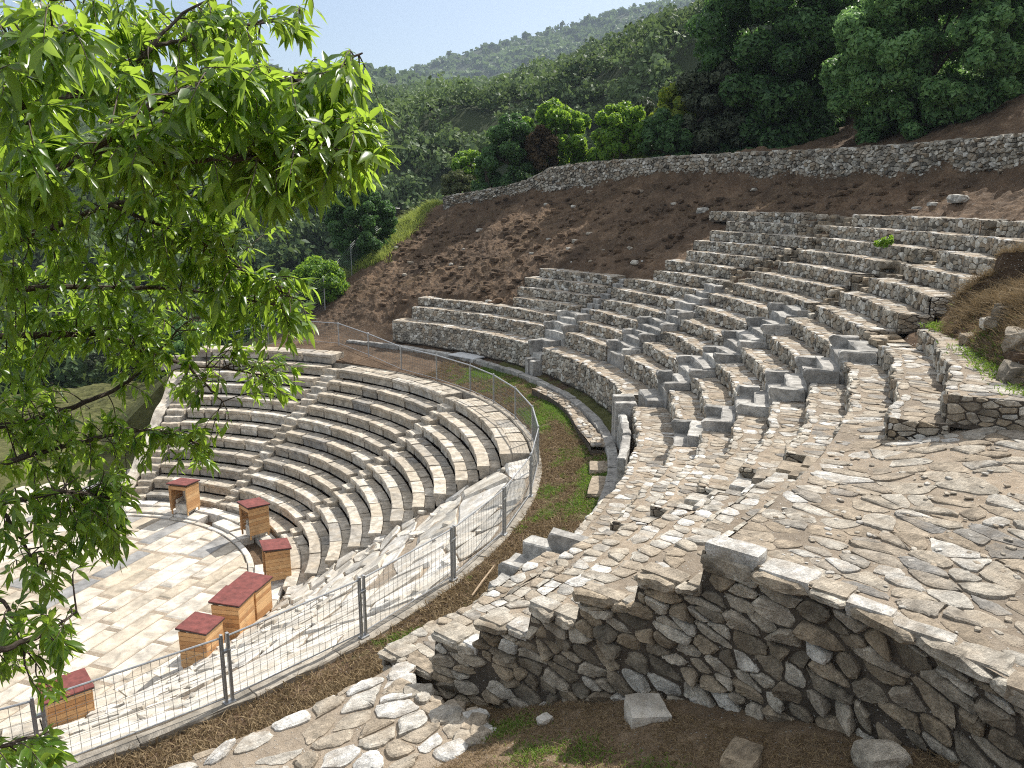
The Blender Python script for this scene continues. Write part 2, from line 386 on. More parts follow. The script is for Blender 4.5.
# ------------------------------------------------------------------ ground (one sheet to the far hills)
RK = [0, 16.72, 16.82, 19.4, 20.4, 21.4, 22.9, 24.9, 26, 29.8, 31.2, 34.6, 35.3, 37.5, 42, 50, 70, 100]
TZ = {
 -180: [-.6, -.6, -.6, -.7, -.8, -.8, -.9, -1, -1, -1, -1, -1.2, -1.2, -1.5, -2, -3, -5, -8],
 -130: [-.6, -.6, 1.5, 2, 2.3, 2.6, 3, 3.4, 3.6, 4.2, 4.4, 5, 5, 5.3, 6, 7, 9, 11],
 -105: [-.6, -.6, 4.1, 4.6, 5.5, 5.8, 6.2, 7.0, 7.4, 9.2, 9.9, 10.6, 10.7, 11, 12, 13.5, 16, 19],
 -76.5: [-.6, -.6, 4.15, 4.65, 5.45, 5.72, 6.2, 7.0, 7.35, 8.7, 9.0, 9.8, 10, 10.8, 12, 14, 18, 24],
 -74.6: [-.6, -.6, 4.15, 4.65, 5.4, 5.70, 6.2, 7.0, 7.35, 8.4, 8.7, 9.8, 10, 10.8, 12, 14, 18, 24],
 -73.0: [-.6, -.6, 4.15, 4.65, 5.2, 5.5, 6.3, 7.4, 7.8, 8.2, 9.0, 11.5, 11.8, 12.4, 14, 17, 23, 30],
 -62: [-.6, -.6, 4.2, 4.65, 5.1, 5.7, 6.9, 7.9, 8.2, 9.6, 11, 13.4, 14.0, 14.6, 16.5, 20, 27, 35],
 -45: [-.6, -.6, 4.2, 4.65, 4.95, 5.7, 7.0, 8.15, 8.8, 10.9, 11.85, 13.8, 15.0, 15.2, 17.6, 21, 28, 36],
 -21: [-.6, -.6, 4.25, 4.7, 4.9, 5.7, 7.0, 8.15, 8.8, 11.0, 11.85, 13.5, 14.8, 14.9, 17.2, 21, 28, 36],
 -7: [-.6, -.6, 4.25, 4.7, 4.9, 5.7, 7.0, 8.15, 8.8, 11.0, 11.8, 13.3, 14.7, 14.8, 16.5, 19, 24, 30],
 -1: [-.6, -.6, 4.25, 4.7, 4.9, 5.7, 7.0, 8.15, 9.0, 11.0, 11.7, 13.2, 14.6, 14.7, 16.2, 18, 22, 27],
 11: [-.6, -.6, 4.3, 4.75, 4.9, 5.7, 7.0, 8.15, 9.1, 10.8, 11.5, 13.2, 14.6, 14.6, 15.4, 16, 17, 19],
 13.5: [-.6, -.6, 4.3, 4.75, 4.9, 5.7, 7.3, 8.25, 8.8, 10.6, 11.3, 13.1, 14.4, 14.4, 14.9, 15, 14, 14],
 22: [-.6, -.6, 4.3, 4.75, 4.9, 5.7, 7.35, 8.1, 8.6, 10.3, 11.0, 12.8, 14.0, 14.0, 14.2, 13.5, 11, 8],
 27: [-.6, -.6, 4.35, 4.75, 4.95, 5.7, 7.2, 7.9, 8.4, 10.0, 10.7, 12.3, 13.2, 13.3, 13.3, 12.5, 8, 3],
 32: [-.6, -.6, 4.4, 4.8, 5.2, 5.7, 6.6, 7.6, 8.1, 9.7, 10.3, 11.8, 12.6, 12.7, 12.6, 11, 5, -2],
 40: [-.6, -.6, 4.3, 4.6, 4.9, 5.3, 5.9, 6.8, 7.3, 9.0, 9.6, 11.2, 11.5, 11.7, 11.3, 9, 2, -6],
 46: [-.6, -.6, 4.15, 4.3, 4.45, 4.7, 5.1, 5.7, 6.1, 7.4, 7.8, 8.8, 9.0, 9.2, 8.6, 6, -1, -9],
 53: [-.6, -.6, 4.0, 4.0, 4.0, 4.0, 4.1, 4.2, 4.3, 4.5, 4.5, 4.4, 4.3, 4.0, 3, 1, -5, -11],
 62: [-.6, -.6, 3.4, 3.2, 3.0, 2.8, 2.5, 2.0, 1.8, 1.0, .8, .4, .3, 0, -1, -3, -8, -13],
 75: [-.6, -.6, -.4, -.4, -.45, -.5, -.5, -.6, -.6, -.8, -.9, -1.2, -1.2, -1.6, -2.4, -4, -9, -14],
 120: [-.6, -.6, -.6, -.6, -.6, -.6, -.6, -.7, -.7, -.9, -.9, -1.2, -1.2, -1.5, -2, -4, -8, -12],
 180: [-.6, -.6, -.6, -.7, -.8, -.8, -.9, -1, -1, -1, -1, -1.2, -1.2, -1.5, -2, -3, -5, -8]}
for _t, _d in ((-62, .6), (-45, .7), (-21, .7), (-7, .5), (-1, .35), (11, .3), (13.5, .3), (22, .2)):
    TZ[_t] = [v-(_d if i > 10 else (.5*_d if i == 10 else 0)) for i, v in enumerate(TZ[_t])]
for _t in TZ:
    if -110 < _t < 50: TZ[_t][2] += .13
for _t in (-76.5, -74.6):
    TZ[_t] = [v-(.6 if 3 < i < 10 else 0) for i, v in enumerate(TZ[_t])]
_tk = np.array(sorted(TZ)); _tz = np.array([TZ[k] for k in _tk], float)
def table(R, th):
    th = np.asarray(th, float); R = np.asarray(R, float)
    i = np.clip(np.searchsorted(_tk, th, side='right')-1, 0, len(_tk)-2); f = (th-_tk[i])/(_tk[i+1]-_tk[i])
    j = np.clip(np.searchsorted(RK, R, side='right')-1, 0, len(RK)-2); RKa = np.array(RK, float); g = np.clip((R-RKa[j])/(RKa[j+1]-RKa[j]), 0, 1)
    return (_tz[i, j]*(1-g)+_tz[i, j+1]*g)*(1-f)+(_tz[i+1, j]*(1-g)+_tz[i+1, j+1]*g)*f
RIDGES = [  # distance, slope in front, slope behind, (picture x, y of the skyline)
 (430., .36, .16, [(-400, 165), (200, 128), (300, 112), (370, 99), (430, 92), (500, 85), (560, 74), (620, 54), (680, 30), (725, 12), (800, -8), (1000, -30), (1500, -40)]),
 (1500., .30, .25, [(-400, 190), (330, 120), (380, 88), (405, 76), (430, 66), (470, 53), (520, 39), (560, 29), (600, 16), (640, 6), (690, -2), (760, -14), (1000, -30), (1500, -30)]),
 (950., .22, .2, [(-400, 92), (200, 80), (262, 75), (330, 76), (385, 73), (420, 80), (470, 98), (560, 130), (1500, 180)])]
def z_far(x, y):
    dx = np.asarray(x)-CAM[0]; dy = np.asarray(y)-CAM[1]; d = np.hypot(dx, dy); az = np.degrees(np.arctan2(dy, dx))
    off = (math.degrees(YAW)-az+180) % 360-180; px = 512+FPX*np.tan(np.radians(np.clip(off, -65, 65)))
    z = np.full(d.shape, -16.0)+fbm(dx/90, dy/90, 3, 5)*3
    for di, sf, sb, sky in RIDGES:
        xs, ys = zip(*sky); yy = np.interp(px, xs, ys)
        h = CAM[2]+di*((384-yy)/FPX*math.cos(PITCH)+math.sin(PITCH))/np.maximum(.2, (math.cos(PITCH)-(384-yy)/FPX*math.sin(PITCH)))/np.sqrt(1+((px-512)/FPX)**2)*1.0
        h = h*(1-.75*sstep(60, 110, np.abs(off)))
        rid = np.where(d < di, h-(di-d)*sf*np.clip(h/140, .3, 1.2)*(.75+.25*d/di), h-(d-di)*sb)
        rid = rid+fbm(dx/(di*.12), dy/(di*.12), 4, int(di))*di*.02*sstep(0, di*.35, np.abs(d-di))
        z = np.maximum(z, rid)
    return z
def cover(R, th, x, y):
    g = np.zeros(R.shape)
    n = fbm(x/1.6, y/1.6, 4, 11)
    strip = sstep(16.8, 17.3, R)*(1-sstep(20.2, 21.2, R))*sstep(-90, -84, th)*(1-sstep(2, 16, th))
    g = np.maximum(g, strip*np.clip(.30+.9*n+.36*sstep(18.1, 18.9, R)-.5*sstep(-66, -80, th), 0, 1))
    edge = sstep(37, 41, th)*sstep(28, 32, R)+sstep(45, 50, th)
    g = np.maximum(g, np.clip(edge, 0, 1)*.95)
    g = np.maximum(g, sstep(35.5, 37, R)*sstep(12, 18, th)*.9)
    g = np.maximum(g, 2.*sstep(60, 95, R))
    g = np.maximum(g, sstep(58, 70, np.abs(th-5))*(th > 0)*.9)
    return g
def ground_point(R, thd, noise=True):
    R = np.asarray(R, float); thd = np.asarray(thd, float)
    k = sstep(17.6, 19.2, R)*(1-sstep(60, 100, R)); th = np.radians(thd)
    x = O2[0]*k+R*np.cos(th); y = O2[1]*k+R*np.sin(th)
    z = table(np.minimum(R, 100), thd)
    f = sstep(62, 125, R); z = z*(1-f)+z_far(x, y)*f
    if noise:
        earth = sstep(20.5, 22, R)*(1-sstep(50, 70, R))
        amp = .05+.24*earth
        z = z+amp*fbm(x/1.1, y/1.1, 5, 3, .6)*sstep(16.82, 17.2, R)+earth*.22*np.abs(fbm(x/.45, y/.45, 3, 9))+earth*.30*fbm(np.degrees(th)/2.2, R/6., 4, 29, .6)*sstep(23, 25, R)*np.where(thd > 13, 1, sstep(31., 31.8, R))+.35*fbm(x/4.5, y/4.5, 2, 23)*sstep(25, 31, R)*(1-sstep(50, 70, R))*sstep(-2, 8, np.abs(thd+20)-14)
    return x, y, z
def gz(x, y):                             # ground height under a point
    R = math.hypot(x-O2[0], y-O2[1]); t = math.degrees(math.atan2(y-O2[1], x-O2[0]))
    if R < 18.5: R = math.hypot(x, y); t = math.degrees(math.atan2(y, x))
    if R > 80: R = math.hypot(x, y); t = math.degrees(math.atan2(y, x))
    return float(ground_point(np.array([R]), np.array([t]))[2][0])
ths = np.concatenate([np.arange(-180, -95, 3.), np.arange(-95, -72, .35), np.arange(-72, -35, .7), np.arange(-35, 58, .22), np.arange(58, 100, .8), np.arange(100, 180.1, 3.)])
ths[-1] = 180
Rs = np.concatenate([[0, 8, 16.72, 16.82], np.arange(16.95, 20, .14), np.arange(20, 38, .11), np.arange(38, 62, .7), np.geomspace(62, 1850, 120)])
TT, RR = np.meshgrid(ths, Rs, indexing='ij')
x, y, z = ground_point(RR, TT)
mb = MB(); strip_grid(mb, np.stack([x, y, z], -1), .5, 0, cover(RR, TT, x, y))
o = mb.build('ground', M['ground'], smooth=False); tag(o, 'brown earth slope above the seating running down to a green valley', kind='structure')

# ------------------------------------------------------------------ orchestra floor and its edge
mb = MB(); st = Stones(); fa = rad(38)
ux = np.array([math.cos(fa), math.sin(fa)]); uy = np.array([-math.sin(fa), math.cos(fa)])
v = -9.5
while v < 17:
    w = rng.uniform(.5, .85); u = -17-rng.uniform(0, 1)
    while u < 12:
        l = rng.uniform(1.2, 3.)
        pts = [(u, v), (u+l, v), (u+l, v+w), (u, v+w)]
        C = np.array([ux*a+uy*b for a, b in pts]); r = np.hypot(C[:, 0], C[:, 1])
        ang = math.degrees(math.atan2(C[:, 1].mean(), C[:, 0].mean()))
        west = C[:, 0].mean() < -1.5 or ang > 62
        if r.min() < 7.32 or (west and -9 < C[:, 1].mean() < 12):
            if not west:
                poly = [tuple(p) for p in C]
                for a in np.radians(np.arange(-110, 100, 7.)): poly = clip(poly, math.cos(a), math.sin(a), 7.32)
            else: poly = [tuple(p) for p in C]
            if len(poly) >= 3:
                q = rng.random(); tint = rng.uniform(0, .12) if q < .11 else rng.uniform(.18, 1)
                st.add(poly, .012+rng.uniform(0, .01), .012, tint, 0, tilt=.15)
        u += l
    v += w
st.flush(mb, lambda a, b, h: np.column_stack([a, b, -.40+h]))
A = np.array([[[math.cos(t)*r, math.sin(t)*r, -.405] for r in (0, 4, 7.3)] for t in np.linspace(-PI, PI, 120)]); strip_grid(mb, A, .3, 1)
strip_grid(mb, np.array([[[-17, -12, -.409], [-17, 16, -.409]], [[0, -12, -.409], [0, 16, -.409]]], float), .3, 1)
o = mb.build('orchestra_floor', [M['paver'], M['mortar']]); tag(o, 'pale marble slab floor of the orchestra with a few grey slabs', kind='structure')
mb = MB()
t = -92.
while t < 62:
    dt = rng.uniform(6, 11)
    gapz = (-16 < t < 3) or (14 < t < 24)
    arc_block(mb, 7.34, 7.52+rng.uniform(0, .03), rad(t)+.002, rad(min(t+dt, 62))-.002, -.8, -.36+rng.uniform(-.01, .02), .015, tint=rng.uniform(.4, 1))
    if not gapz: arc_block(mb, 7.56, 8.1, rad(t)+.003, rad(min(t+dt, 62))-.003, -.8, -.28+rng.uniform(-.03, .03), .02, tint=rng.uniform(.2, 1), tilt=rng.uniform(-.03, .03))
    arc_block(mb, 8.16, 8.66, rad(t+3)+.003, rad(min(t+dt+3, 62))-.003, -.8, -.24+rng.uniform(-.02, .03), .02, tint=rng.uniform(.2, 1))
    t += dt
o = mb.build('gutter_paving', M['white_marble']); tag(o, 'ring of marble slabs and open drain around the orchestra floor', kind='structure')

# ------------------------------------------------------------------ lower marble seating
D1, H1, RL0 = .70, .439, 8.723
def lower_row(parent, k, t0, t1, deep=0.):
    mb = MB(); r0 = RL0+k*D1; z = k*H1; L = (t1-t0)*r0; t = t0
    while t < t1-.005:
        dt = rng.uniform(.9, 2.1)/r0
        if t+dt > t1-.5/r0: dt = t1-t
        zz = z+rng.uniform(-.012, .012)
        arc_block(mb, r0+rng.uniform(-.012, .012), r0+.40, t+.003, t+dt-.003, z-H1+.02, zz, .016, tint=rng.uniform(0, 1), lip=rng.uniform(.06, .09), mat=0)
        t += dt
    t = t0
    while t < t1-.005:                    # the sunken foot rest behind the seat
        dt = rng.uniform(.5, 1.4)/r0
        if t+dt > t1-.3/r0: dt = t1-t
        arc_block(mb, r0+.405, r0+D1+.045+deep, t+.003, t+dt-.003, z-.5, z-.035+rng.uniform(-.015, .012)+(.03 if deep else 0), .015, tint=rng.uniform(0, .8), tilt=rng.uniform(-.02, .02), mat=0)
        t += dt
    return mb.build('seat_row', M['marble'], parent)
tl = rad(53.5)
for lab, ta, tb, ks in (('weathered marble seating wedge with eleven curved rows beside the chalky end wall', .535, tl, range(0, 12)),
                        ('middle wedge of curved marble rows between the two narrow stairs', 0.0, .477, range(0, 11)),
                        ('marble wedge of curved rows breaking off into loose white slabs', -.525, -.063, range(0, 11))):
    p = thing('marble_seating_wedge', lab, 'stone seats', (RL0*math.cos((ta+tb)/2), RL0*math.sin((ta+tb)/2), 0), 'marble wedges of the lower seating')
    for k in ks:
        jl = rng.uniform(-.06, .02)/(RL0+k*D1) if ta < 0 else 0
        lower_row(p, k, ta+jl, (rad(56.6) if k == 11 else tb), (.22 if k == 10 and ta < .5 else (.3 if k == 11 else 0)))
for lab, ta, tb in (('narrow marble stair between the chalky-end wedge and the middle wedge', .477, .535), ('narrow broken marble stair between the middle wedge and the breaking wedge', -.063, 0.0), ('steep little marble stair at the end beside the chalky wall', rad(53.6), rad(58.))):
    p = thing('marble_stairway', lab, 'stairs', (RL0*math.cos(ta), RL0*math.sin(ta), 0), 'stairs of the lower seating')
    for k in range(0, 11):
        for s in (0, 1):
            mb = MB(); r0 = RL0+k*D1+.35*s-.30; z = (k-1)*H1+H1*.5*s+.12
            arc_block(mb, r0+rng.uniform(-.02, .02), r0+.44, ta+.006, tb-.006, z-.5, z+rng.uniform(-.03, .03), .03, tint=rng.uniform(.2, 1), tilt=rng.uniform(-.05, .05), jit=.012)
            mb.build('step', M['marble'], p)
# sloping chalky end wall past the far stair
mb = MB(); n = 30; t0, t1 = rad(58.2), rad(60.3)
rr = np.linspace(8.4, 16.0, n); zz = np.maximum(.3, (rr-8.4)*.5)+.1*np.sin(rr*3)
S = [polar(rr, np.full(n, t0), np.full(n, -.6), (0, 0)), polar(rr, np.full(n, t0), zz, (0, 0)), polar(rr, np.full(n, t1), zz+.05, (0, 0)), polar(rr, np.full(n, t1), np.full(n, -.6), (0, 0))]
strip_grid(mb, np.stack(S, 1), .8); mb.add(np.stack([s[0] for s in S]), [[0, 1, 2, 3]], .7); mb.add(np.stack([s[-1] for s in S]), [[0, 1, 2, 3]], .7)
o = mb.build('end_retaining_wall', M['marble']); tag(o, 'pale chalky sloping wall closing the lower seats near the tree', 'wall')

# collapsed slope of broken slabs
mb = MB(); st = Stones(); C0, C1 = -1.63, -.535
def slope_z(r, t):
    cone = (r-8.5)*.535-.05
    kk = (r-RL0)/D1+.12; k = np.floor(kk)-1+sstep(.0, .55, kk-np.floor(kk)); stp = np.clip(k, -1, 10)*H1-.16
    f = .6*sstep(-.95, -.60, t); return cone*(1-f)+stp*f+.05*fbm(r*1.3, t*12, 3, 31)
for (r0, r1, su, sv, ta, tb, g) in ((8.8, 13.2, .85, .62, C0, C1, .022), (13.25, 16.65, 1.25, .85, -1.12, C1, .02), (13.25, 16.65, 2.3, 1.35, C0, -1.125, .02)):
    rm = (r0+r1)/2
    for p in cells(ta*rm, tb*rm, r0, r1, su, sv, .22):
        big = su > 2
        st.add([(a/rm*10, b) for a, b in p], rng.uniform(.015, .05) if big else rng.uniform(.015, .085), g, rng.uniform(.35, 1) if rng.random() < .85 else rng.uniform(0, .35), 0 if rng.random() < .6 else 1, tilt=.35)
st.flush(mb, lambda u, v, h: polar(v, u/10, slope_z(v, u/10)+h, (0, 0)))
TT, RR = np.meshgrid(np.linspace(C0, C1, 160), np.linspace(8.72, 16.75, 90), indexing='ij')
A = np.stack([RR*np.cos(TT), RR*np.sin(TT), slope_z(RR, TT)-.02+.05*fbm(RR*3, TT*40, 4, 8)], -1); strip_grid(mb, A, .3, 1)
for i in range(70):
    t = rng.uniform(C0, C1); r = rng.uniform(9, 16.3); s = rng.uniform(.06, .2)
    rock(mb, (r*math.cos(t), r*math.sin(t), float(slope_z(np.array(r), np.array(t)))+.05), (s*1.5, s, s*.7), rng.uniform(0, 180), .5, .2, i, rng.uniform(.1, .9), 4)
o = mb.build('broken_marble_slope', [M['white_marble'], M['mortar']]); tag(o, 'collapsed slope of broken white marble slabs just inside the mesh fence', 'ruin')

# ------------------------------------------------------------------ upper rubble seating
RU, DU, ZU, HU = 20.697, .7005, 6.309, .4076
def Rk(k): return 20.4 if k == 0 else RU+k*DU
def Zk(k): return 6.10 if k == 0 else (5.05 if k < 0 else ZU+k*HU)
def th_of(x, y, k):                       # angle round the upper centre of a row corner seen in the photograph
    P = onz(x, y, Zk(k)); return math.atan2(P[1]-O2[1], P[0]-O2[0])
def grid_patch(mb, u0, u1, v0, v1, du, dv, mapf, amp, seed, mat):
    nu = max(2, int((u1-u0)/du)+1); nv = max(2, int((v1-v0)/dv)+1)
    U, Vv = np.meshgrid(np.linspace(u0, u1, nu), np.linspace(v0, v1, nv), indexing='ij')
    h = amp*fbm(U/.3, Vv/.3, 4, seed); P = mapf(U.ravel(), Vv.ravel(), h.ravel()).reshape(nu, nv, 3)
    strip_grid(mb, P, .5, mat)
def tint_t(): return float(np.clip(rng.beta(1.6, 1.3), 0, 1))
def rubble_row(parent, k, t0, t1, near=0, deep=None, endface=True, skip_riser=False):
    """one bench of the upper seating: mortar core, riser and tread of separate stones"""
    R0, R1 = Rk(k), Rk(k+1)+.07
    if deep: R1 = deep
    zb, zt = Zk(k-1)-.05, Zk(k); mb = MB(); Rm = (R0+R1)/2; L = (t1-t0)
    fine = .06 if near else .16
    wob = lambda t: .035*np.sin(t*Rm*1.9+k*2.1)+.025*np.sin(t*Rm*5.3+k)
    ftr = lambda u, v, h: polar(v+wob(u/Rm)*(v < R0+.3), u/Rm, zt-.012+h+.02*np.sin(u*1.7+v*2.3+k))
    fri = lambda u, v, h: polar(R0-h+wob(u/R0), u/R0, v)
    grid_patch(mb, t0*Rm, t1*Rm, R0, R1, fine, fine, ftr, .012, k*7+3, 2)
    if not skip_riser: grid_patch(mb, t0*R0, t1*R0, zb, zt-.005, fine, fine, fri, .015, k*5+1, 3)
    st = Stones(); dome = 1 if near else 1
    su, sv = (.20, .36) if near == 2 else ((.18, .31) if near else (.20, .30))
    fr = .16 if near != 2 else .24       # paler edge course along the front
    for p in cells(t0*Rm, t1*Rm, R0-.02, R0+fr, su*1.15, fr+.02, .08, .3): st.add(p, rng.uniform(.008, .03), rng.uniform(.006, .022), float(np.clip(rng.normal(.72, .22), 0, 1)), dome)
    for p in cells(t0*Rm, t1*Rm, R0+fr, R1, su, sv, .22):
        if rng.random() < (.13 if near == 2 else .07): continue
        st.add(p, rng.uniform(.003, .02), rng.uniform(.004, .012) if rng.random() < .6 else rng.uniform(.012, .045), tint_t(), 2 if near == 2 else dome)
    st.flush(mb, ftr, 0)
    if not skip_riser:
        st = Stones()
        for p in cells(t0*R0, t1*R0, zb+.04, zt+.004, .19 if near < 2 else .24, .125, .18): st.add(p, rng.uniform(.012, .05), rng.uniform(.004, .016), tint_t(), 1)
        st.flush(mb, fri, 1)
    # radial end faces
    for te, sgn, stones in ((t0, -1, endface), (t1, 1, False)):
        fen = lambda u, v, h: polar(u, te+sgn*h/Rm, v)
        grid_patch(mb, R0, R1, zb, zt-.005, .1, .1, fen, .012, k, 3)
        if stones:
            st = Stones()
            for p in cells(R0, R1, zb+.03, zt+.004, .19, .095, .2): st.add(p, rng.uniform(.01, .045), rng.uniform(.005, .018), tint_t(), 1)
            st.flush(mb, fen, 4)
    return mb.build('seat_row', [M['tread_stone'], M['riser_stone'], M['mortar'], M['dark_mortar'], M['wall_stone']], parent)

def end_slab(parent, k, te, side, long=.95):
    """dressed marble bench end standing on tread k at angle te; side = +1 lies on the larger-angle side"""
    mb = MB(); R0 = Rk(k)-.10+rng.uniform(-.05, .05); z0 = Zk(k)-.42; z1 = Zk(k)+.25+rng.uniform(-.06, .05); w = .23/R0
    a, b = (te, te+w) if side > 0 else (te-w, te); tint = rng.uniform(0, 1); L = long+rng.uniform(-.12, .12)
    prof = np.array([(R0+.10, z0), (R0+.10, z1-.34), (R0+.055, z1-.24), (R0, z1-.13), (R0+.005, z1-.05), (R0+.06, z1), (R0+L*.45, z1-.015), (R0+L-.03, z1-.02), (R0+L, z1-.08), (R0+L, z0)])
    ctr = prof.mean(0); S = []
    for t, s in ((a, .965), (a+.03/R0, 1), (b-.03/R0, 1), (b, .965)):
        q = ctr+(prof-ctr)*s+rng.normal(0, .013, prof.shape); S.append(polar(q[:, 0], np.full(len(q), t), q[:, 1]))
    A = np.stack(S); strip_grid(mb, np.concatenate([A, A[:, :1]], 1), tint); n = len(prof)
    mb.add(S[0], [list(range(n))], tint); mb.add(S[-1], [list(range(n))], tint)
    return mb.build('end_slab', M['grey_marble'], parent)

W = {
'1l': {0: (533, 344), 1: (552, 326), 2: (570, 315), 3: (581, 306), 4: (597, 295.7), 5: (608, 286), 6: (621, 276)},
'1r': {0: (541, 348), 1: (563, 332.6), 2: (577, 321), 3: (590, 309.8), 4: (602.6, 299), 5: (616.7, 287.8), 6: (630, 278), 7: (641, 271), 8: (659, 260.5), 9: (666, 252), 10: (676, 241), 11: (686, 231.6), 12: (698.5, 222), 13: (711.6, 211.4)},
'2l': {1: (610, 346), 2: (630, 334), 3: (650, 322), 4: (677, 314), 5: (697.6, 300), 6: (715, 289.6), 7: (731, 280), 8: (748.6, 267.7), 9: (761.7, 258), 10: (775.8, 247.5), 11: (784.6, 237.8), 12: (794, 224.6), 13: (804, 213)},
'2r': {1: (628, 354.6), 2: (644.8, 342), 3: (663, 331), 4: (681.5, 319.4), 5: (696.7, 305.5), 6: (715, 293), 7: (732.7, 283.5), 8: (749.4, 272), 9: (767, 261.5), 10: (783.7, 250), 11: (799.5, 239.5), 12: (815, 226.4), 13: (831, 215)},
'3l': {0: (633, 388), 1: (657, 379), 2: (680, 363), 3: (701, 352), 4: (723, 337), 5: (750, 325), 6: (770, 309), 8: (846, 287), 9: (864, 274), 10: (888, 261), 11: (910, 249), 12: (936, 235), 13: (962, 222)},
'3r': {1: (672, 390), 2: (698, 377), 3: (719.5, 363), 4: (745, 348), 5: (769, 334), 6: (793, 318), 7: (819, 305.5), 8: (843.7, 291), 9: (864, 278), 10: (891.5, 265), 11: (916, 251), 12: (942.4, 234), 13: (968, 222)},
'4l': {1: (670, 426), 2: (696.7, 413), 3: (728, 395.6), 4: (760, 380), 5: (792.5, 363), 6: (823, 346)},
'4r': {2: (711.6, 431.6), 3: (746, 415), 4: (782, 400), 5: (816, 383), 6: (850.5, 363), 7: (884.8, 345.4), 8: (923, 329)},
'5l': {1: (612, 521.5), 2: (658.6, 507), 3: (703.7, 486.7), 4: (743.7, 467.4), 5: (788, 453), 6: (837, 431), 7: (887, 417), 8: (945, 393.7)}}
MEAN = {'1l': -2.8, '1r': -4.5, '2l': -17.1, '2r': -18.9, '3l': -32., '3r': -33.7, '4l': -43.8, '4r': -49.4, '5l': -62.3}
def ang(name, k):
    m = rad(MEAN[name])
    if k in W[name]:
        t = th_of(*W[name][k], k); return min(max(t, m-.045), m+.045)
    return m+rng.uniform(-.004, .004)
GRP = 'rubble wedges of the upper seating'
def wedge(lab, k0): 
    return thing('rubble_seating_wedge', lab, 'stone seats', (18, 0, Zk(k0)), GRP)
u1 = wedge('lowest stepped rubble wedge with three long rows, set into the bare earth slope', 0)
T1L = {0: 25.6, 1: 25.2, 2: 24.6, 3: 11., 4: 10.4, 5: 9.8, 6: 8.8}
P = onz(388.8, 321, 6.1)
for k in range(0, 7):
    L1 = {0: (388.8, 321), 1: (400, 308.7), 2: (409, 299), 3: (510, 297.5), 4: (520.6, 286.7), 5: (529.4, 277), 6: (543.7, 268.5)}[k]
    rubble_row(u1, k, ang('1l', k), th_of(*L1, k), 0)
u2 = wedge('tall rubble wedge of fourteen rows below the dark earth, between two stepped gaps', 0)
for k in range(0, 14): rubble_row(u2, k, ang('2l', k) if k else rad(-17.9), ang('1r', k))
u3 = wedge('rubble wedge of fourteen rows whose stair edges carry grey marble bench ends', 0)
for k in range(0, 14): rubble_row(u3, k, ang('3l', k), ang('2r', k) if k else rad(-17.9), 0)
u4 = wedge('rubble wedge whose upper rows run in under the brown scrubby bank', 0)
for k in range(0, 14): rubble_row(u4, k, ang('4l', k) if k else rad(-46.5), ang('3r', k), 1 if k < 9 else 0)
u5 = wedge('rubble wedge with broad sunlit treads ending in dark notches', 0)
for k in range(0, 9):
    rubble_row(u5, k, ang('5l', k), ang('4r', k) if k else rad(-46.5), 1, deep=28.2 if k == 8 else None)
u6 = wedge('nearest rubble wedge with a wide stone platform and a rough dark end wall', 0)
TE = {0: -75.03, 1: -75.0, 2: -74.65, 3: -74.25, 4: -74.2, 5: -74.0, 6: -73.75}
RE = np.array([20.0, 21.4, 22.1, 22.8, 23.5, 24.2, 24.9, 26.3, 27.3, 28.0, 29.5]); TEv = np.array([-75.1, -75.0, -74.65, -74.25, -74.2, -74.0, -73.75, -74.0, -74.6, -75.3, -76.0])
def the(r): return np.radians(np.interp(r, RE, TEv))
for k in range(0, 6): rubble_row(u6, k, float(the(np.linspace(Rk(k), Rk(k+1), 5)).max())+.002, rad(-63.9)-.004*k, 2, endface=False)
# platform (row 6) with its edge following the end wall
R0, R1, z6 = Rk(6), 29.4, Zk(6); mb = MB()
fpl = lambda u, v, h: polar(v, rad(-58.5)+(the(v)-rad(-58.5))*u, z6-.012+h+.03*fbm(u*9, v*.9, 2, 77)+.50*sstep(25.1, 27.2, v)*sstep(.85, .1, u))
fri = lambda u, v, h: polar(R0-h, u/R0, v)
grid_patch(mb, 0, 1, R0, R1, .009, .06, fpl, .016, 5, 2)
grid_patch(mb, rad(TE[6])*R0, rad(-63.9)*R0, Zk(5)-.05, z6-.005, .06, .06, fri, .015, 9, 3)
st = Stones(); Wd = rad(15.4)*27
for p in cells(0, Wd, R0, R1, .23, .33, .26, .5):
    if rng.random() < .10: continue
    st.add([(a/Wd, b) for a, b in p] if False else p, rng.uniform(.003, .03), rng.uniform(.004, .016) if rng.random() < .55 else rng.uniform(.016, .06), tint_t(), 2, tilt=.35)
st.flush(mb, lambda u, v, h: fpl(u/Wd, v, h), 0)
st = Stones()
for p in cells(rad(TE[6])*R0, rad(-63.9)*R0, Zk(5), z6+.004, .26, .14, .18): st.add(p, rng.uniform(.012, .05), rng.uniform(.004, .016), tint_t(), 1)
st.flush(mb, fri, 1)
mb.build('platform', [M['tread_stone'], M['riser_stone'], M['mortar'], M['dark_mortar']], u6)
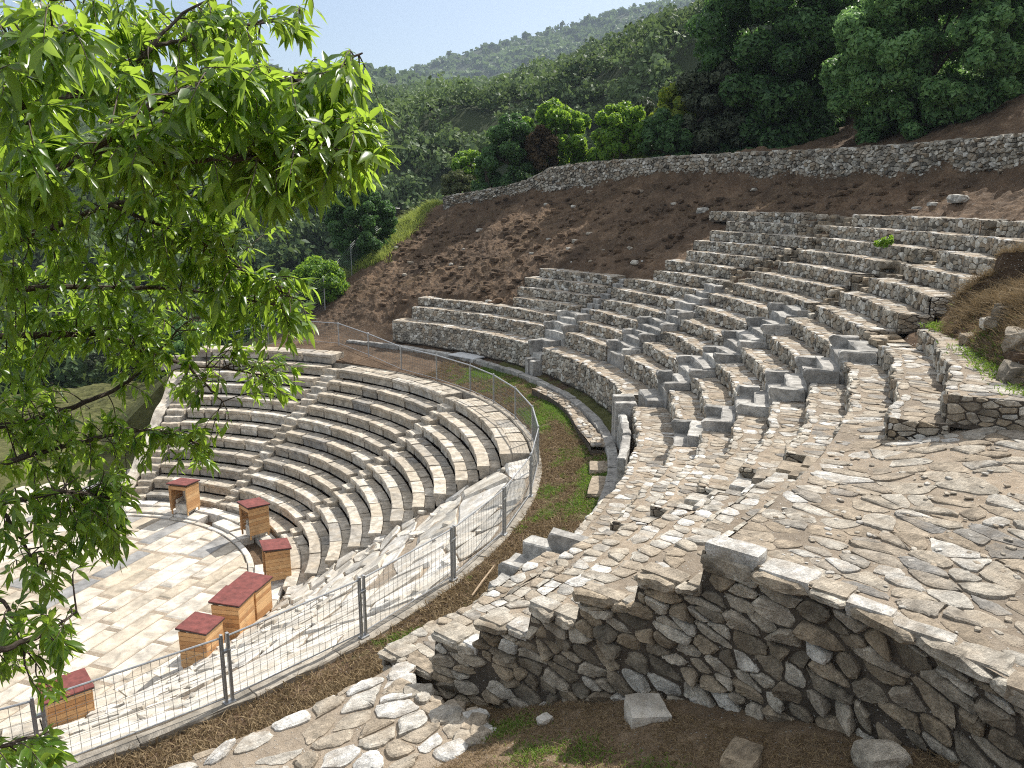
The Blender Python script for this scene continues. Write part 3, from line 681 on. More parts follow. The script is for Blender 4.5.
# end wall
mb = MB(); st = Stones(); few = lambda u, v, h: polar(u, the(u)-h/u, v+.0*u)
def top_at(r):
    k = int(np.clip(math.floor((r-RU)/DU), 0, 6)); 
    if r < Rk(1): k = 0
    return Zk(k)
U, Vv = np.meshgrid(np.linspace(20.4, 29.4, 130), np.linspace(0, 1, 40), indexing='ij')
tops = np.array([top_at(a)-.012 for a in U[:, 0]])[:, None]; Zz = 5.2+(tops-5.2)*Vv
strip_grid(mb, few(U.ravel(), Zz.ravel(), .02*fbm(U.ravel()/.3, Zz.ravel()/.3, 4, 4)).reshape(130, 40, 3), .5, 1)
SL = -.10                                 # courses dip outwards
for p in cells(20.4, 29.4, 3.2, 8.75+.02, .27, .135, .2, .5):
    p = [(a, b+SL*0) for a, b in p]; c = np.mean(p, 0); k = 0
    while k < 6 and Zk(k) < c[1]: k += 1
    r_in = Rk(k); 
    if c[0] < r_in-.02 or c[1] < 5.2: continue
    p = clip(p, -1, 0, -r_in)
    if len(p) >= 3: p = clip(p, 0, 1, top_at(np.mean(p, 0)[0])-.10)
    if len(p) < 3: continue
    if rng.random() < .02: continue
    st.add([(a, b-.12*(a-c[0])) for a, b in p], rng.uniform(.015, .085), rng.uniform(.006, .03), tint_t(), 2, tilt=.7)
for k in range(0, 7):                     # rough coping slabs along the stepped top
    r = Rk(k)-.02; rend = Rk(k+1)-.02 if k < 6 else 29.2
    while r < rend-.12:
        l = min(rng.uniform(.32, .62), rend-r); zt = Zk(k)
        if rend-r-l < .15: l = rend-r
        th = rng.uniform(.07, .13) if not (k == 6 and r < 25.2) else .21
        q = [(r, zt-th), (r+l, zt-th*.9), (r+l, zt+.012), (r, zt+.012)]
        st.add(q, rng.uniform(.05, .12), .006, rng.uniform(.5, 1.), 2, tilt=.3); r += l
st.flush(mb, few, 0)
mb.build('end_wall', [M['wall_stone'], M['dark_mortar']], u6)
for k in range(0, 7):
    r = Rk(k); rend = Rk(k+1) if k < 6 else 29.
    while r < rend-.1:
        l = min(rng.uniform(.3, .6), rend-r); w = rng.uniform(.16, .34); tt = float(the(r+l/2))
        big = k == 6 and r < 25.0
        c = polar(np.array([r+l/2]), np.array([tt+(w/2-.02)/r]), np.array([Zk(k)-.035+(.03 if big else 0)]))[0]
        mb = MB(); rock(mb, c, (l*.98, w*1.05, .13 if not big else .24), math.degrees(tt), .72, .10, int(r*50), rng.uniform(.3, 1), 7); r += l; mb.build('coping_stone', M['tread_stone'], u6)

mb = MB()
for i in range(420):
    v = 24.95+3.4*rng.random(); u = rng.uniform(.02, .99); g_ = rng.uniform(.02, .06)
    if rng.random() < .3: continue
    rock(mb, fpl(np.array([u]), np.array([v]), np.array([.012]))[0], (g_*1.5, g_, g_*.45), rng.uniform(0, 180), .5, .2, i, rng.uniform(.45, 1), 5)
o = mb.build('gravel', M['tread_stone']); tag(o, 'loose gravel and chips lying on the near stone platform', kind='stuff')
# bench ends and stairs of the upper seating
for par, name, ks, side in ((u1, '1l', (0, 1, 2), -1), (u2, '1r', (1, 2), 1), (u2, '2l', (1, 2, 3, 4), -1), (u3, '2r', (1, 2, 3, 4), 1), (u3, '3l', (1, 2, 3, 4, 5, 6), -1), (u4, '3r', (1, 2, 3, 4, 5), 1), (u4, '4l', (1, 2, 3, 4, 5, 6), -1), (u5, '4r', (2, 3, 4, 5, 6), 1)):
    for k in ks: end_slab(par, k, ang(name, k)+(0 if side < 0 else 0), side, .85 if name in ('4r', '3r') else .62)
end_slab(u5, 0, ang('5l', 1), -1, .9)
for lab, a, b, k0, k1 in (('short stair of grey blocks beside the three long rows', '1l', '1r', 0, 7), ('worn earthy stair climbing between two fourteen-row wedges', '2l', '2r', 1, 14), ('stair lined on both sides with grey bench ends, climbing from the grass ring', '3l', '3r', 0, 14), ('wide stair with the largest grey marble bench ends', '4l', '4r', 1, 8), ('ragged sunlit stair of rubble between the notched wedge and the platform', '5l', None, 0, 6)):
    p = thing('stone_stairway', lab, 'stairs', (19, 0, Zk(k0)), 'stairs of the upper seating')
    for k in range(k0, k1):
        ta = ang(a, k); tb = ang(b, k) if b else None
        lo, hi = (ta, tb) if b and tb > ta else ((tb, ta) if b else (rad(-63.95)-.004*k, ta))
        if not b and k == 0: hi = ang(a, 1)
        for s in (0, 1):
            d = Rk(k+1)-Rk(k); r0 = Rk(k)+d*.5*s-.05; z = Zk(k-1)+(Zk(k)-Zk(k-1))*.5*(s+1) if b else Zk(k)-.12+.16*s
            slabbed = bool(b) and (k < 7 and k0 != 0 or k < 7 and a == '3l' or k < 3)
            if b: z += .22 if slabbed else -.10
            mb = MB(); nb = 1 if slabbed else max(1, round((hi-lo)*r0/.55)); e = np.linspace(lo, hi, nb+1)
            for i in range(nb):
                arc_block(mb, r0+rng.uniform(-.03, .03), r0+d*.62, e[i]+.004, e[i+1]-.004, z-.7, z+rng.uniform(-.03, .03), .025, O2, rng.uniform(.2, .9) if slabbed else (rng.uniform(.1, .95) if k < 9 else rng.uniform(.1, .5)), tilt=rng.uniform(-.04, .04), jit=.014)
            mb.build('step', M['tread_stone'] if not b else (M['grey_marble'] if k < 7 else M['wall_stone']), p)
        if b and k >= 7:                  # rubble and soil spilling over the upper steps
            for i in range(4):
                mb = MB(); t = rng.uniform(lo, hi); s = rng.uniform(.12, .3); r0 = Rk(k)+rng.uniform(0, .6)
                rock(mb, polar(np.array([r0]), np.array([t]), np.array([Zk(k)-.1]))[0], (s*1.4, s, s*.8), rng.uniform(0, 180), .5, .2, i+k*9, rng.uniform(0, .8), 4)
                mb.build('loose_rubble', M['wall_stone'], p)

# kerb and grey parapet at the foot of the podium
mb = MB(); t = -56.
while t < 33:
    dt = rng.uniform(2., 3.8)
    arc_block(mb, 19.62+rng.uniform(-.015, .015), 19.92, rad(t)+.0008, rad(min(t+dt, 33))-.0008, 4.2, 4.98+rng.uniform(-.02, .02), .025, O2, rng.uniform(.2, 1), jit=.01)
    arc_block(mb, 19.93, 20.42, rad(t)+.0008, rad(min(t+dt, 33))-.0008, 4.2, 4.74+rng.uniform(-.02, .02), .02, O2, rng.uniform(.0, .3), jit=.012)
    if -47 < t < -33.5: arc_block(mb, 19.98, 20.2, rad(t)+.0015, rad(min(t+dt, -33.5))-.0015, 4.9, 5.93+rng.uniform(-.05, .05), .03, O2, rng.uniform(.3, 1), jit=.015)
    t += dt
o = mb.build('stone_kerb', M['grey_marble']); tag(o, 'pale grey stone kerb and gutter curving along the foot of the rubble podium', kind='structure')
p = thing('stair_base', 'grey upright slabs at the foot of the short stair', 'stone slabs', (20, -1, 5))
for i, (dt, r0, zz) in enumerate(((-3.25, 19.95, 5.62), (-4.35, 19.95, 5.55))):
    mb = MB(); arc_block(mb, r0, r0+.6, rad(dt-.35), rad(dt+.35), 4.9, zz, .03, O2, .7); mb.build('slab', M['grey_marble'], p)
p = thing('stair_base', 'tall grey upright slabs at the foot of the long lined stair', 'stone slabs', (17, -10, 5))
for i, (dt, r0, zz) in enumerate(((-31.8, 19.9, 6.3), (-33.2, 19.9, 6.2), (-32.5, 20.3, 5.6))):
    mb = MB(); arc_block(mb, r0, r0+.65, rad(dt-.45), rad(dt+.45), 4.7, zz, .03, O2, .6+.1*i); mb.build('slab', M['grey_marble'], p)
p = thing('stair_base', 'heavy grey blocks at the grassy foot of the ragged sunlit stair', 'stone slabs', (10, -17, 5))
for (ta, tb, r0, r1, zz, ti) in ((-64.6, -62.9, 19.55, 20.45, 5.75, .6), (-63.2, -62.2, 19.75, 20.5, 6.05, .95), (-66., -64.8, 19.65, 20.4, 5.6, .8)):
    mb = MB(); arc_block(mb, r0, r1, rad(ta), rad(tb), 4.5, zz, .04, O2, ti, jit=.02); mb.build('slab', M['grey_marble'], p)

# ------------------------------------------------------------------ rubble shelf beyond the near end wall, and the pit
mb = MB(); st = Stones()
def sh_z(r): return 6.14+.12*sstep(20.8, 22.8, r)
shr = lambda v: np.radians(np.interp(v, [20.9, 21.12, 21.3, 23.0, 23.9], [-75.05, -75.1, -76.0, -76.15, -76.9]))
fsh = lambda u, v, h: polar(v, rad(-104)+(shr(v)-rad(-104))*u, sh_z(v)+h+.03*fbm(u*30, v*2, 3, 51))
grid_patch(mb, 0, 1, 20.9, 23.6, .006, .06, fsh, .015, 6, 1); WS = rad(26.4)*22
for p in cells(0, WS, 20.88, 23.6, .38, .26, .2):
    if rng.random() < .1: continue
    st.add(p, rng.uniform(.01, .06), rng.uniform(.01, .05), float(np.clip(rng.normal(.78, .22), 0, 1)), 2)
st.flush(mb, lambda u, v, h: fsh(u/WS, v, h), 0)
ffr = lambda u, v, h: polar(20.9-h, u/20.9, v*1.0)
grid_patch(mb, rad(-104)*20.9, rad(-75.05)*20.9, 4.4, 6.13, .1, .1, ffr, .03, 3, 2)
st = Stones()
for p in cells(rad(-104)*20.9, rad(-75.05)*20.9, 4.6, 6.15, .3, .19, .2): st.add(p, rng.uniform(.02, .09), rng.uniform(.005, .02), float(np.clip(rng.normal(.7, .22), 0, 1)), 1)
st.flush(mb, ffr, 0)
fed = lambda u, v, h: polar(u, shr(u)+h/22, v)
grid_patch(mb, 21.1, 23.6, 5.2, 6.13, .1, .1, fed, .03, 3, 2)
for i in range(26):
    r = rng.uniform(21.2, 23.9); s = rng.uniform(.12, .26); t = float(shr(r))+rng.uniform(-.012, .003)
    rock(mb, polar(np.array([r]), np.array([t]), np.array([float(sh_z(np.array(r)))-.03]))[0], (s*1.5, s, s*.6), rng.uniform(0, 180), .55, .18, i, rng.uniform(.4, 1), 6)
o = mb.build('rubble_wall', [M['tread_stone'], M['mortar'], M['dark_mortar']]); tag(o, 'flat-topped rubble wall of pale boulders beside the mesh fence at the picture bottom', 'wall')
mb = MB(); TT, RR = np.meshgrid(np.linspace(rad(-82), rad(-73.2), 70), np.linspace(20.3, 29, 170), indexing='ij')
zz = np.interp(RR, [20.3, 21.2, 22.5, 23.4, 24.2, 25.8, 26.6, 29], [5.5, 5.72, 6.02, 6.5, 6.86, 7.32, 7.6, 8.4])+.05*fbm(RR/.25, TT*80, 5, 13, .6)-.3*sstep(rad(-80.6), rad(-82), TT)
strip_grid(mb, polar(RR.ravel(), TT.ravel(), zz.ravel()).reshape(70, 170, 3)); o = mb.build('pit_ground', M['pit'], smooth=True); tag(o, 'straw-strewn soil hollow below the dark end wall', kind='structure')
def pit_z(r): return float(np.interp(r, [20.3, 21.2, 22.5, 23.4, 24.2, 25.8, 26.6, 29], [5.5, 5.72, 6.02, 6.5, 6.86, 7.32, 7.6, 8.4]))
mb = MB(); c = onz(646, 728, 6.82); c[2] = 6.93; rock(mb, c, (.44, .40, .34), 62, .86, .13, 9, .45, 14)
o = mb.build('stone_block', M['white_marble']); tag(o, 'squarish pale stone block lying in the soil against the dark end wall', 'stone')
for (px, py, s, lab) in ((742, 766, .30, 'small grey boulder at the bottom edge beside the green weeds'), (700, 700, .16, 'little rounded stone lying in the soil right of the pale block'), (545, 722, .13, 'tiny pale stone alone in the straw of the hollow'), (424, 752, .3, 'white boulder on the edge of the rubble wall facing the hollow'), (880, 764, .28, 'brown lump of fallen stone at the foot of the end wall')):
    mb = MB(); c = onz(px, py, 6.7); r = math.hypot(c[0]-O2[0], c[1]-O2[1])
    for _ in range(3): c = onz(px, py, pit_z(r)); r = math.hypot(c[0]-O2[0], c[1]-O2[1])
    c = c.copy(); c[2] += s*.18; rock(mb, c, (s*1.3, s, s*.75), px, .5, .15, px, .7 if s < .29 else .45, 8)
    o = mb.build('loose_stone', M['white_marble'] if px < 710 else M['wall_stone']); tag(o, lab, 'stone', 'loose stones in the hollow')

# ------------------------------------------------------------------ strip between fence and podium
mb = MB(); st = Stones(); fl = lambda u, v, h: polar(v+.10*np.sin(u*.9), u/18.8, 4.88+h-.05*np.sin(u*.7), (0, 0))
for (ta, tb) in ((-33.5, -9.),):
    a, b = rad(ta)*18.8, rad(tb)*18.8
    grid_patch(mb, a, b, 18.45, 18.98, .1, .1, fl, .03, 2, 1)
    for p in cells(a, b, 18.45, 18.98, .26, .2, .2):
        if rng.random() < .12: continue
        st.add(p, rng.uniform(.015, .06), rng.uniform(.01, .03), tint_t(), 1)
    fi = lambda u, v, h: polar(18.45-h+.10*np.sin(u*.9), u/18.8, v, (0, 0))
    grid_patch(mb, a, b, 4.3, 4.87, .1, .1, fi, .03, 2, 2)
    fe = lambda u, v, h: polar(u, rad(ta)-h/18+0*u, v, (0, 0)); grid_patch(mb, 18.45, 18.98, 4.3, 4.8, .1, .1, fe, .03, 2, 2)
st.flush(mb, fl, 0)
o = mb.build('rubble_wall', [M['tread_stone'], M['mortar'], M['dark_mortar']]); tag(o, 'low curved rubble footing half sunk in the grass ring behind the fence', 'wall')
for t, r, s, lab in ((-37.5, 18.65, (.9, .55, .14), 'smaller flat brown slab lying in the grass ring past the low footing'), (-42.5, 18.72, (1.5, .55, .16), 'long flat tan slab lying in the grass ring, nearest the ragged stair')):
    mb = MB(); rock(mb, (r*math.cos(rad(t)), r*math.sin(rad(t)), 4.70), s, t+90, .8, .06, int(-t), .42, 8); o = mb.build('flat_slab', M['tread_stone']); tag(o, lab, 'stone slab', 'flat slabs in the grass')
mb = MB(); c = np.mean([onz(451, 355.5, 4.95), onz(463, 352.5, 4.95), onz(482, 357.5, 4.95), onz(472, 360.5, 4.95)], 0)
box(mb, c+[0, 0, .03], axes(-75), (.85, .42, .03), .5, 0, .008); o = mb.build('white_board', M['board']); tag(o, 'flat white board lying on the soil below the three long rubble rows', 'board')
a, b = onz(472, 597, 4.62), onz(494, 568, 4.66); mb = MB(); tube(mb, [a+[0, 0, .03], a*.6+b*.4+[.02, 0, .07], b+[0, 0, .05]], [.018, .02, .012], 6); o = mb.build('dry_stick', simple('dry_wood', (.36, .27, .18), .85)); tag(o, 'thin pale dry stick lying on the brown weeds behind the fence', 'stick')

# fence kerb and fence
mb = MB(); t = -100.
while t < 62:
    dt = rng.uniform(4, 6.5); arc_block(mb, 16.74, 17.02, rad(t), rad(t+dt)-.0006, 3.7, 4.40+rng.uniform(-.006, .006), .02, (0, 0), rng.uniform(0, 1), jit=.008); t += dt
o = mb.build('fence_kerb', M['concrete']); tag(o, 'curved concrete kerb carrying the mesh fence', kind='structure')
PA = [-96.5, -87.7, -79.0, -70.0, -60.8, -52.1, -43.1, -34.0, -25.6, -16.3, -8.1, -.9, 8.2, 17.5, 27.0, 35.7, 43.3, 50.7, 59.9]
PR = [16.9]*13+[17.1, 17.9, 19.2, 19.9, 20.4, 20.2]
F = thing('mesh_fence', 'grey steel mesh fence with square posts curving round the lower seats', 'fence', (16.9*math.cos(rad(-43)), 16.9*math.sin(rad(-43)), 4.4))
FP = [np.array([r*math.cos(rad(a)), r*math.sin(rad(a)), 4.40]) for a, r in zip(PA, PR)]
for q in FP[14:]: q[2] = gz(q[0], q[1])+.02
mb_post = None
for i, q in enumerate(FP):
    A = axes(PA[i]); mb = MB()
    offs = (-.05, .05) if i < 7 else (0.,)
    for d in offs:
        box(mb, q+A[1]*d+[0, 0, .58], A, (.028, .022, .62), .5, 0, .005)
    if i < 7: box(mb, q+[.0, 0, .012], A, (.06, .09, .012))
    if i < 7: box(mb, q+[0, 0, .9], A, (.035, .075, .02))
    mb.build('post', M['steel'], F)
for i in range(len(FP)-1):
    a, b = FP[i].copy(), FP[i+1].copy(); L = np.linalg.norm((b-a)[:2]); d = (b-a)/np.linalg.norm(b-a)
    if i < 7: a = a+d*.075; b = b-d*.075
    mb = MB(); hi = np.array([0, 0, 1.14]); lo = np.array([0, 0, .10]); rr = .025 if i >= 7 else .016
    tube(mb, [a+hi, b+hi], rr, 6); tube(mb, [a+lo, b+lo], .012, 6)
    if i < 7: tube(mb, [a+hi, a+lo], .012, 6); tube(mb, [b+hi, b+lo], .012, 6)
    mb.build('rail', M['steel'], F)
    mb = MB(); n = int(L/.13); w = .0032 if i < 7 else .0048
    for k in range(1, n):
        P0 = a+(b-a)*k/n; tube(mb, [P0+lo, P0+hi], w, 4)
    for hh in np.linspace(.1, 1.14, 8)[1:-1]: tube(mb, [a+[0, 0, hh], b+[0, 0, hh]], w, 4)
    mb.build('mesh_panel', M['wire'], F)

# wire fence on the far left bank
F2 = thing('wire_fence', 'taller thin wire fence running up the left edge of the earth slope', 'fence', tuple(at(322, 320, 47)))
wf = [(268, 330, 46.5, 1.9), (325, 306, 48.5, 1.9), (352, 276, 52, 1.9), (374, 258, 56, 1.8), (398, 243, 60, 1.6)]
pts = []
for (px, py, d, hh) in wf:
    g = at(px, py, d); g[2] = gz(g[0], g[1]); pts.append((g, hh)); mb = MB(); tube(mb, [g-[0, 0, .3], g+[0, 0, hh]], .03, 6); mb.build('post', M['steel'], F2)
mb = MB()
for (a, ha), (b, hb) in zip(pts[:-1], pts[1:]):
    L = np.linalg.norm(b-a)
    for s in np.linspace(.05, .98, 14): tube(mb, [a+[0, 0, ha*s], b+[0, 0, hb*s]], .006, 4)
    for s in np.arange(0, 1, .3/L): tube(mb, [a+(b-a)*s, a+(b-a)*s+[0, 0, ha*.98]], .005, 4)
mb.build('wire_mesh', M['wire'], F2)

# ------------------------------------------------------------------ wooden covers over the thrones
def wood_cover(c, deg, lab, throne=None, H=1.28, w=.80, dp=.80):
    A = axes(deg); c = np.array(c, float); p = thing('wooden_cover', lab, 'wooden box', c, 'wooden covers round the orchestra')
    def P(x, y, z): return c+np.array([x, y, z])@A
    # local x = outwards (away from the orchestra), y = along the row
    for sy in (-1, 1):
        mb = MB(); n = 8; hz = (H-.22)/n
        for i in range(n): box(mb, P(0, sy*w/2, .16+hz*(i+.5)), A, (dp/2, .012, hz/2-.005), rng.random(), 0, .003)
        mb.build('side_wall', M['wood'], p)
    mb = MB(); n = 8; hz = (H-.22)/n
    for i in range(n): box(mb, P(dp/2-.012, 0, .16+hz*(i+.5)), A, (.012, w/2-.014, hz/2-.005), rng.random(), 0, .003)
    mb.build('back_wall', M['wood'], p)
    for sx in (-1, 1):
        for sy in (-1, 1):
            mb = MB(); box(mb, P(sx*(dp/2-.05), sy*(w/2-.036), H/2-.03), A, (.03, .022, H/2-.03), rng.random(), 0, .003); mb.build('leg', M['wood'], p)
    mb = MB(); box(mb, P(-dp/2+.05, 0, H-.14), A, (.02, w/2-.06, .07), .4, 0, .003); mb.build('front_rail', M['wood'], p)
    tilt = np.array([[math.cos(.075), 0, -math.sin(.075)], [0, 1, 0], [math.sin(.075), 0, math.cos(.075)]])
    mb = MB(); box(mb, P(0, 0, H+.02), tilt@A, (dp/2+.055, w/2+.055, .014), .5, 0, .004)
    r = mb.build('roof', M['roof'], p)
    mb = MB()
    for sx in (-1, 1): box(mb, P(0, 0, H-.006)+np.array([sx*(dp/2+.04), 0, 0])@tilt@A, tilt@A, (.012, w/2+.052, .022), .5)
    for sy in (-1, 1): box(mb, P(0, 0, H-.006)+np.array([0, sy*(w/2+.04), 0])@tilt@A, tilt@A, (dp/2+.03, .012, .022), .5)
    mb.build('roof_trim', M['trim'], r)
    if throne:
        q = thing('marble_throne', throne, 'throne', c, 'marble thrones under the covers')
        mb = MB(); box(mb, P(.02, 0, .2), A, (.28, .29, .2), .6, 0, .03); mb.build('seat', M['white_marble'], q)
        mb = MB(); box(mb, P(.26, 0, .55), A, (.06, .27, .36), .7, 0, .04); mb.build('backrest', M['white_marble'], q)
        for sy in (-1, 1): mb = MB(); box(mb, P(.02, sy*.25, .48), A, (.24, .045, .09), .7, 0, .03); mb.build('armrest', M['white_marble'], q)
zb = -.24
wood_cover((6.36, 4.72, zb), 42, 'wooden cover with red roof and open front, alone farthest along the front row', 'pale marble throne inside the farthest open wooden cover', 1.26)
wood_cover((8.11, .85, zb), 10, 'open-fronted wooden cover casting its shadow beside the drain pit', 'dim marble throne inside the cover beside the drain pit', 1.26)
wood_cover((7.70, -3.3, zb), -8, 'wooden cover standing close against the lowest marble row, plank side towards us', None, 1.24)
wood_cover((6.31, -5.47, zb), 44-90, 'farther box of the touching pair of wooden covers', None, 1.20, .86, .80)
wood_cover((5.57, -6.28, zb), 48-90, 'nearer box of the touching pair of wooden covers', None, 1.28, .9, .82)
wood_cover((4.46, -7.36, zb), 45-90, 'wooden cover right behind the double fence post', None, 1.27)
wood_cover((1.15, -8.58, zb), 8-90, 'wooden cover half screened by leaves and crossed by the fence rail', None, 1.22, .95, .78)

# ------------------------------------------------------------------ retaining wall of rubble above the earth
RWt = np.array([-60, -40, -21, -7, 0, 10, 20, 24, 27, 30, 37.2]); RWb = np.array([13.3, 13.1, 12.75, 12.65, 12.6, 12.6, 12.5, 12.3, 12.1, 11.9, 11.2]); RWz = np.array([14.7, 14.55, 14.35, 14.4, 14.5, 14.5, 14.35, 14.1, 13.35, 12.95, 12.3])
mb = MB(); RW = 34.9; fw = lambda u, v, h: polar(RW-h-.25*(1-v)*0, np.radians(u/RW*57.29578), np.interp(u/RW*57.29578, RWt, RWb)-.3+(np.interp(u/RW*57.29578, RWt, RWz)-np.interp(u/RW*57.29578, RWt, RWb)+.3)*v)
u0, u1_ = rad(-60)*RW, rad(37.2)*RW
grid_patch(mb, u0, u1_, 0, 1, .25, .12, fw, .04, 3, 1)
st = Stones()
for p in cells(u0, u1_, 0, 1.01, .20, .08, .12): st.add([(a, b*2) for a, b in p], rng.uniform(.03, .14), rng.uniform(.005, .02), tint_t(), 0 if rng.random() < .5 else 1, tilt=.5)
st.flush(mb, lambda u, v, h: fw(u, v/2, h), 0)
ftop = lambda u, v, h: polar(v, u/RW, np.interp(u/RW*57.29578, RWt, RWz)-.01+h)
grid_patch(mb, u0, u1_, RW-.02, RW+.55, .25, .2, ftop, .03, 3, 1)
st = Stones()
for p in cells(u0, u1_, RW-.04, RW+.5, .32, .27, .1): st.add(p, rng.uniform(.02, .08), .012, tint_t(), 0)
st.flush(mb, ftop, 0)
fend = lambda u, v, h: polar(u, rad(37.2)+h/RW+0*u, v); grid_patch(mb, RW, RW+.55, 10.8, 12.34, .1, .1, fend, .03, 1, 1)
o = mb.build('rubble_retaining_wall', [M['riser_stone'], M['dark_mortar']]); tag(o, 'long rough rubble retaining wall along the top of the earth slope', 'wall')
for i, (px, py, d, s, lab) in enumerate(((961, 181, 32.5, .45, 'large pale boulder lying under the right part of the long rubble wall'), (703, 201, 42.5, .5, 'white stone lying on the dark earth just above the tall wedge'), (893, 138, 40, .4, 'blue-grey stone on the dark bank under the round green tree'), (920, 180, 34, .22, 'small white stone on the earth below the long rubble wall'), (935, 186, 33, .25, 'flat greyish stone below and beside the large pale boulder'))):
    g = at(px, py, d); g[2] = gz(g[0], g[1])+s*.15; mb = MB(); rock(mb, g, (s*1.7, s*.9, s*.6), px*7, .5, .15, i, .9, 8); o = mb.build('boulder', M['riser_stone']); tag(o, lab, 'boulder', 'stones lying on the earth slope')

# ------------------------------------------------------------------ foliage helpers
def leaves(mb, P, Nrm, size, asp=.5, tint=None, jitter=.6, mat=0):
    n = len(P); N = Nrm+rng.normal(0, jitter, (n, 3)); N /= np.linalg.norm(N, axis=1)[:, None]
    T = np.cross(N, rng.normal(0, 1, (n, 3))); T /= np.linalg.norm(T, axis=1)[:, None]+1e-9; B = np.cross(N, T)
    s = size*rng.uniform(.6, 1.3, (n, 1)); a = s*asp
    V = np.stack([P-T*s, P-B*a+N*s*.12, P+T*s, P+B*a+N*s*.12], 1).reshape(-1, 3)
    mb.add(V, np.arange(4*n).reshape(n, 4), rng.random(n) if tint is None else tint, mat)
def lobes_crown(mb, lobes, n, size, rs=0, jitter=.6, fill=.32, tint=None, asp=.5, mat=0):
    """leaf clumps over the shells of many small lobes"""
    L = np.array(lobes); w = (L[:, 3]**2); w /= w.sum(); k = rng.choice(len(L), n, p=w)
    d = rng.normal(0, 1, (n, 3)); d /= np.linalg.norm(d, axis=1)[:, None]
    r = L[k, 3:4]*np.where(rng.random((n, 1)) < fill, rng.uniform(.3, .9, (n, 1)), rng.uniform(.82, 1.12, (n, 1)))
    P = L[k, :3]+d*r*[1, 1, .9]
    leaves(mb, P, d, size, asp, tint, jitter, mat)
def ell_lobes(c, R, n, lr, seed=0, lower=-.55, full=False):
    q = np.random.default_rng(seed); out = []
    while full and len(out) < n:
        h = q.uniform(-1.28, 1); w = (1-max(h+.1, 0)**3/1.331*.9)**.8*(.80 if h < -.8 else 1)*q.uniform(.78, 1.02)*(1+.14*math.sin(3*h+seed)); a = q.uniform(0, 6.28)
        if h > .7: w *= math.sqrt(q.uniform(0, 1))
        elif q.random() < .3: w *= q.uniform(.2, .8)
        out.append((c[0]+R[0]*w*math.cos(a), c[1]+R[1]*w*math.sin(a), c[2]+R[2]*h, lr*q.uniform(.6, 1.35)))
    while len(out) < n:
        d = q.normal(0, 1, 3); d /= np.linalg.norm(d)
        if d[2] < lower: continue
        s = q.uniform(.62, 1.0); out.append((*(np.asarray(c)+d*np.asarray(R)*s), lr*q.uniform(.6, 1.35)))
    return out
def tree(name, lab, cat, base, H, R, n, size, mat, lr, seed, trunk_r=.2, group=None, low=.15, nl=60, extra=None, lower=-.8, asp=.5, stemname='trunk'):
    base = np.array(base, float); base[2] = gz(base[0], base[1])-.1
    p = thing(name, lab, cat, base, group); q = np.random.default_rng(seed)
    c = base+[0, 0, H*(low+1)/2]; Rr = np.array([R, R, H*(1-low)/2]); size *= 1.15; n = int(n*2.); lr *= .82; nl = int(nl*1.4)
    mb = MB(); top = base+[0, 0, H*.75]
    tube(mb, [base-[0, 0, .3], base+[q.uniform(-.1, .1), 0, H*.3], top], [trunk_r*1.3, trunk_r, trunk_r*.3], 8)
    for i in range(8):
        s = base+[0, 0, H*q.uniform(.12, .5)]; e = c+q.normal(0, .5, 3)*Rr; tube(mb, [s, (s+e)/2+[0, 0, .2], e], [trunk_r*.5, trunk_r*.3, trunk_r*.1], 6)
    mb.build(stemname, M['bark'], p)
    mb = MB(); lob = ell_lobes(c, Rr*.86, nl, lr, seed, lower, name == 'broadleaf_tree' or 'dark' in mat)+(extra or []); lobes_crown(mb, lob, n, size, asp=asp, jitter=.45)
    mb.build('crown', M[mat], p); return p

def seat_tree(px, d): g = at(px, 150, d); return (g[0], g[1], 0)
G = 'trees and bushes above the retaining wall'
tree('broadleaf_tree', 'big very dark tree, tallest and darkest on the bank', 'tree', seat_tree(772, 54), 12.5, 5.0, 42000, .16, 'dark_leaf', .95, 1, .26, G, -.02, 170)
tree('broadleaf_tree', 'round dense mid-green tree with a pale lit left edge on the bank', 'tree', seat_tree(922, 46.5), 8.6, 4.7, 56000, .13, 'mid_leaf', .66, 2, .16, G, -.05, 240)
tree('broadleaf_tree', 'tree cut by the right picture edge behind the round one', 'tree', seat_tree(1040, 50), 10.5, 4.0, 14000, .14, 'mid_leaf', .8, 3, .25, G, .05, 70)
tree('broadleaf_tree', 'dark tree filling the gap between the darkest tree and the round one', 'tree', seat_tree(848, 57), 10, 3.6, 12000, .16, 'dark_leaf', .8, 4, .25, G, .02, 60)
tree('broadleaf_tree', 'greyish dark bushy tree on the left flank of the darkest tree', 'tree', seat_tree(712, 53), 6.2, 2.7, 12000, .13, 'olive_leaf', .6, 5, .2, G, .02, 60)
tree('shrub', 'yellow-tipped bush next to the greyish dark tree', 'bush', seat_tree(678, 53), 5.0, 1.9, 8000, .12, 'yellow_leaf', .45, 6, .12, G, .02, 50)
tree('shrub', 'dark green bush below the yellow-tipped one', 'bush', seat_tree(664, 51), 3.0, 1.7, 6000, .12, 'dark_leaf', .45, 16, .12, G, .0, 40)
tree('shrub', 'bright yellow-green airy shrub standing alone right of the pale grass', 'bush', seat_tree(622, 52), 4.3, 1.9, 6000, .13, 'bright_leaf', .45, 7, .1, G, .05, 40)
tree('broadleaf_tree', 'bright green broad-leaved tree behind the arched dark bush', 'tree', seat_tree(556, 58), 5.2, 2.9, 6500, .19, 'bright_leaf', .6, 8, .15, G, .1, 45)
tree('shrub', 'dark arched bush leaning over the left part of the rubble wall', 'bush', seat_tree(512, 56), 4.9, 1.75, 9000, .10, 'dark_leaf', .5, 9, .12, G, .0, 50)
tree('shrub', 'brown dead-leaved half of the bush on the rubble wall', 'bush', seat_tree(541, 55.5), 3.6, 1.35, 5000, .10, 'brown_leaf', .4, 10, .1, G, .0, 35)
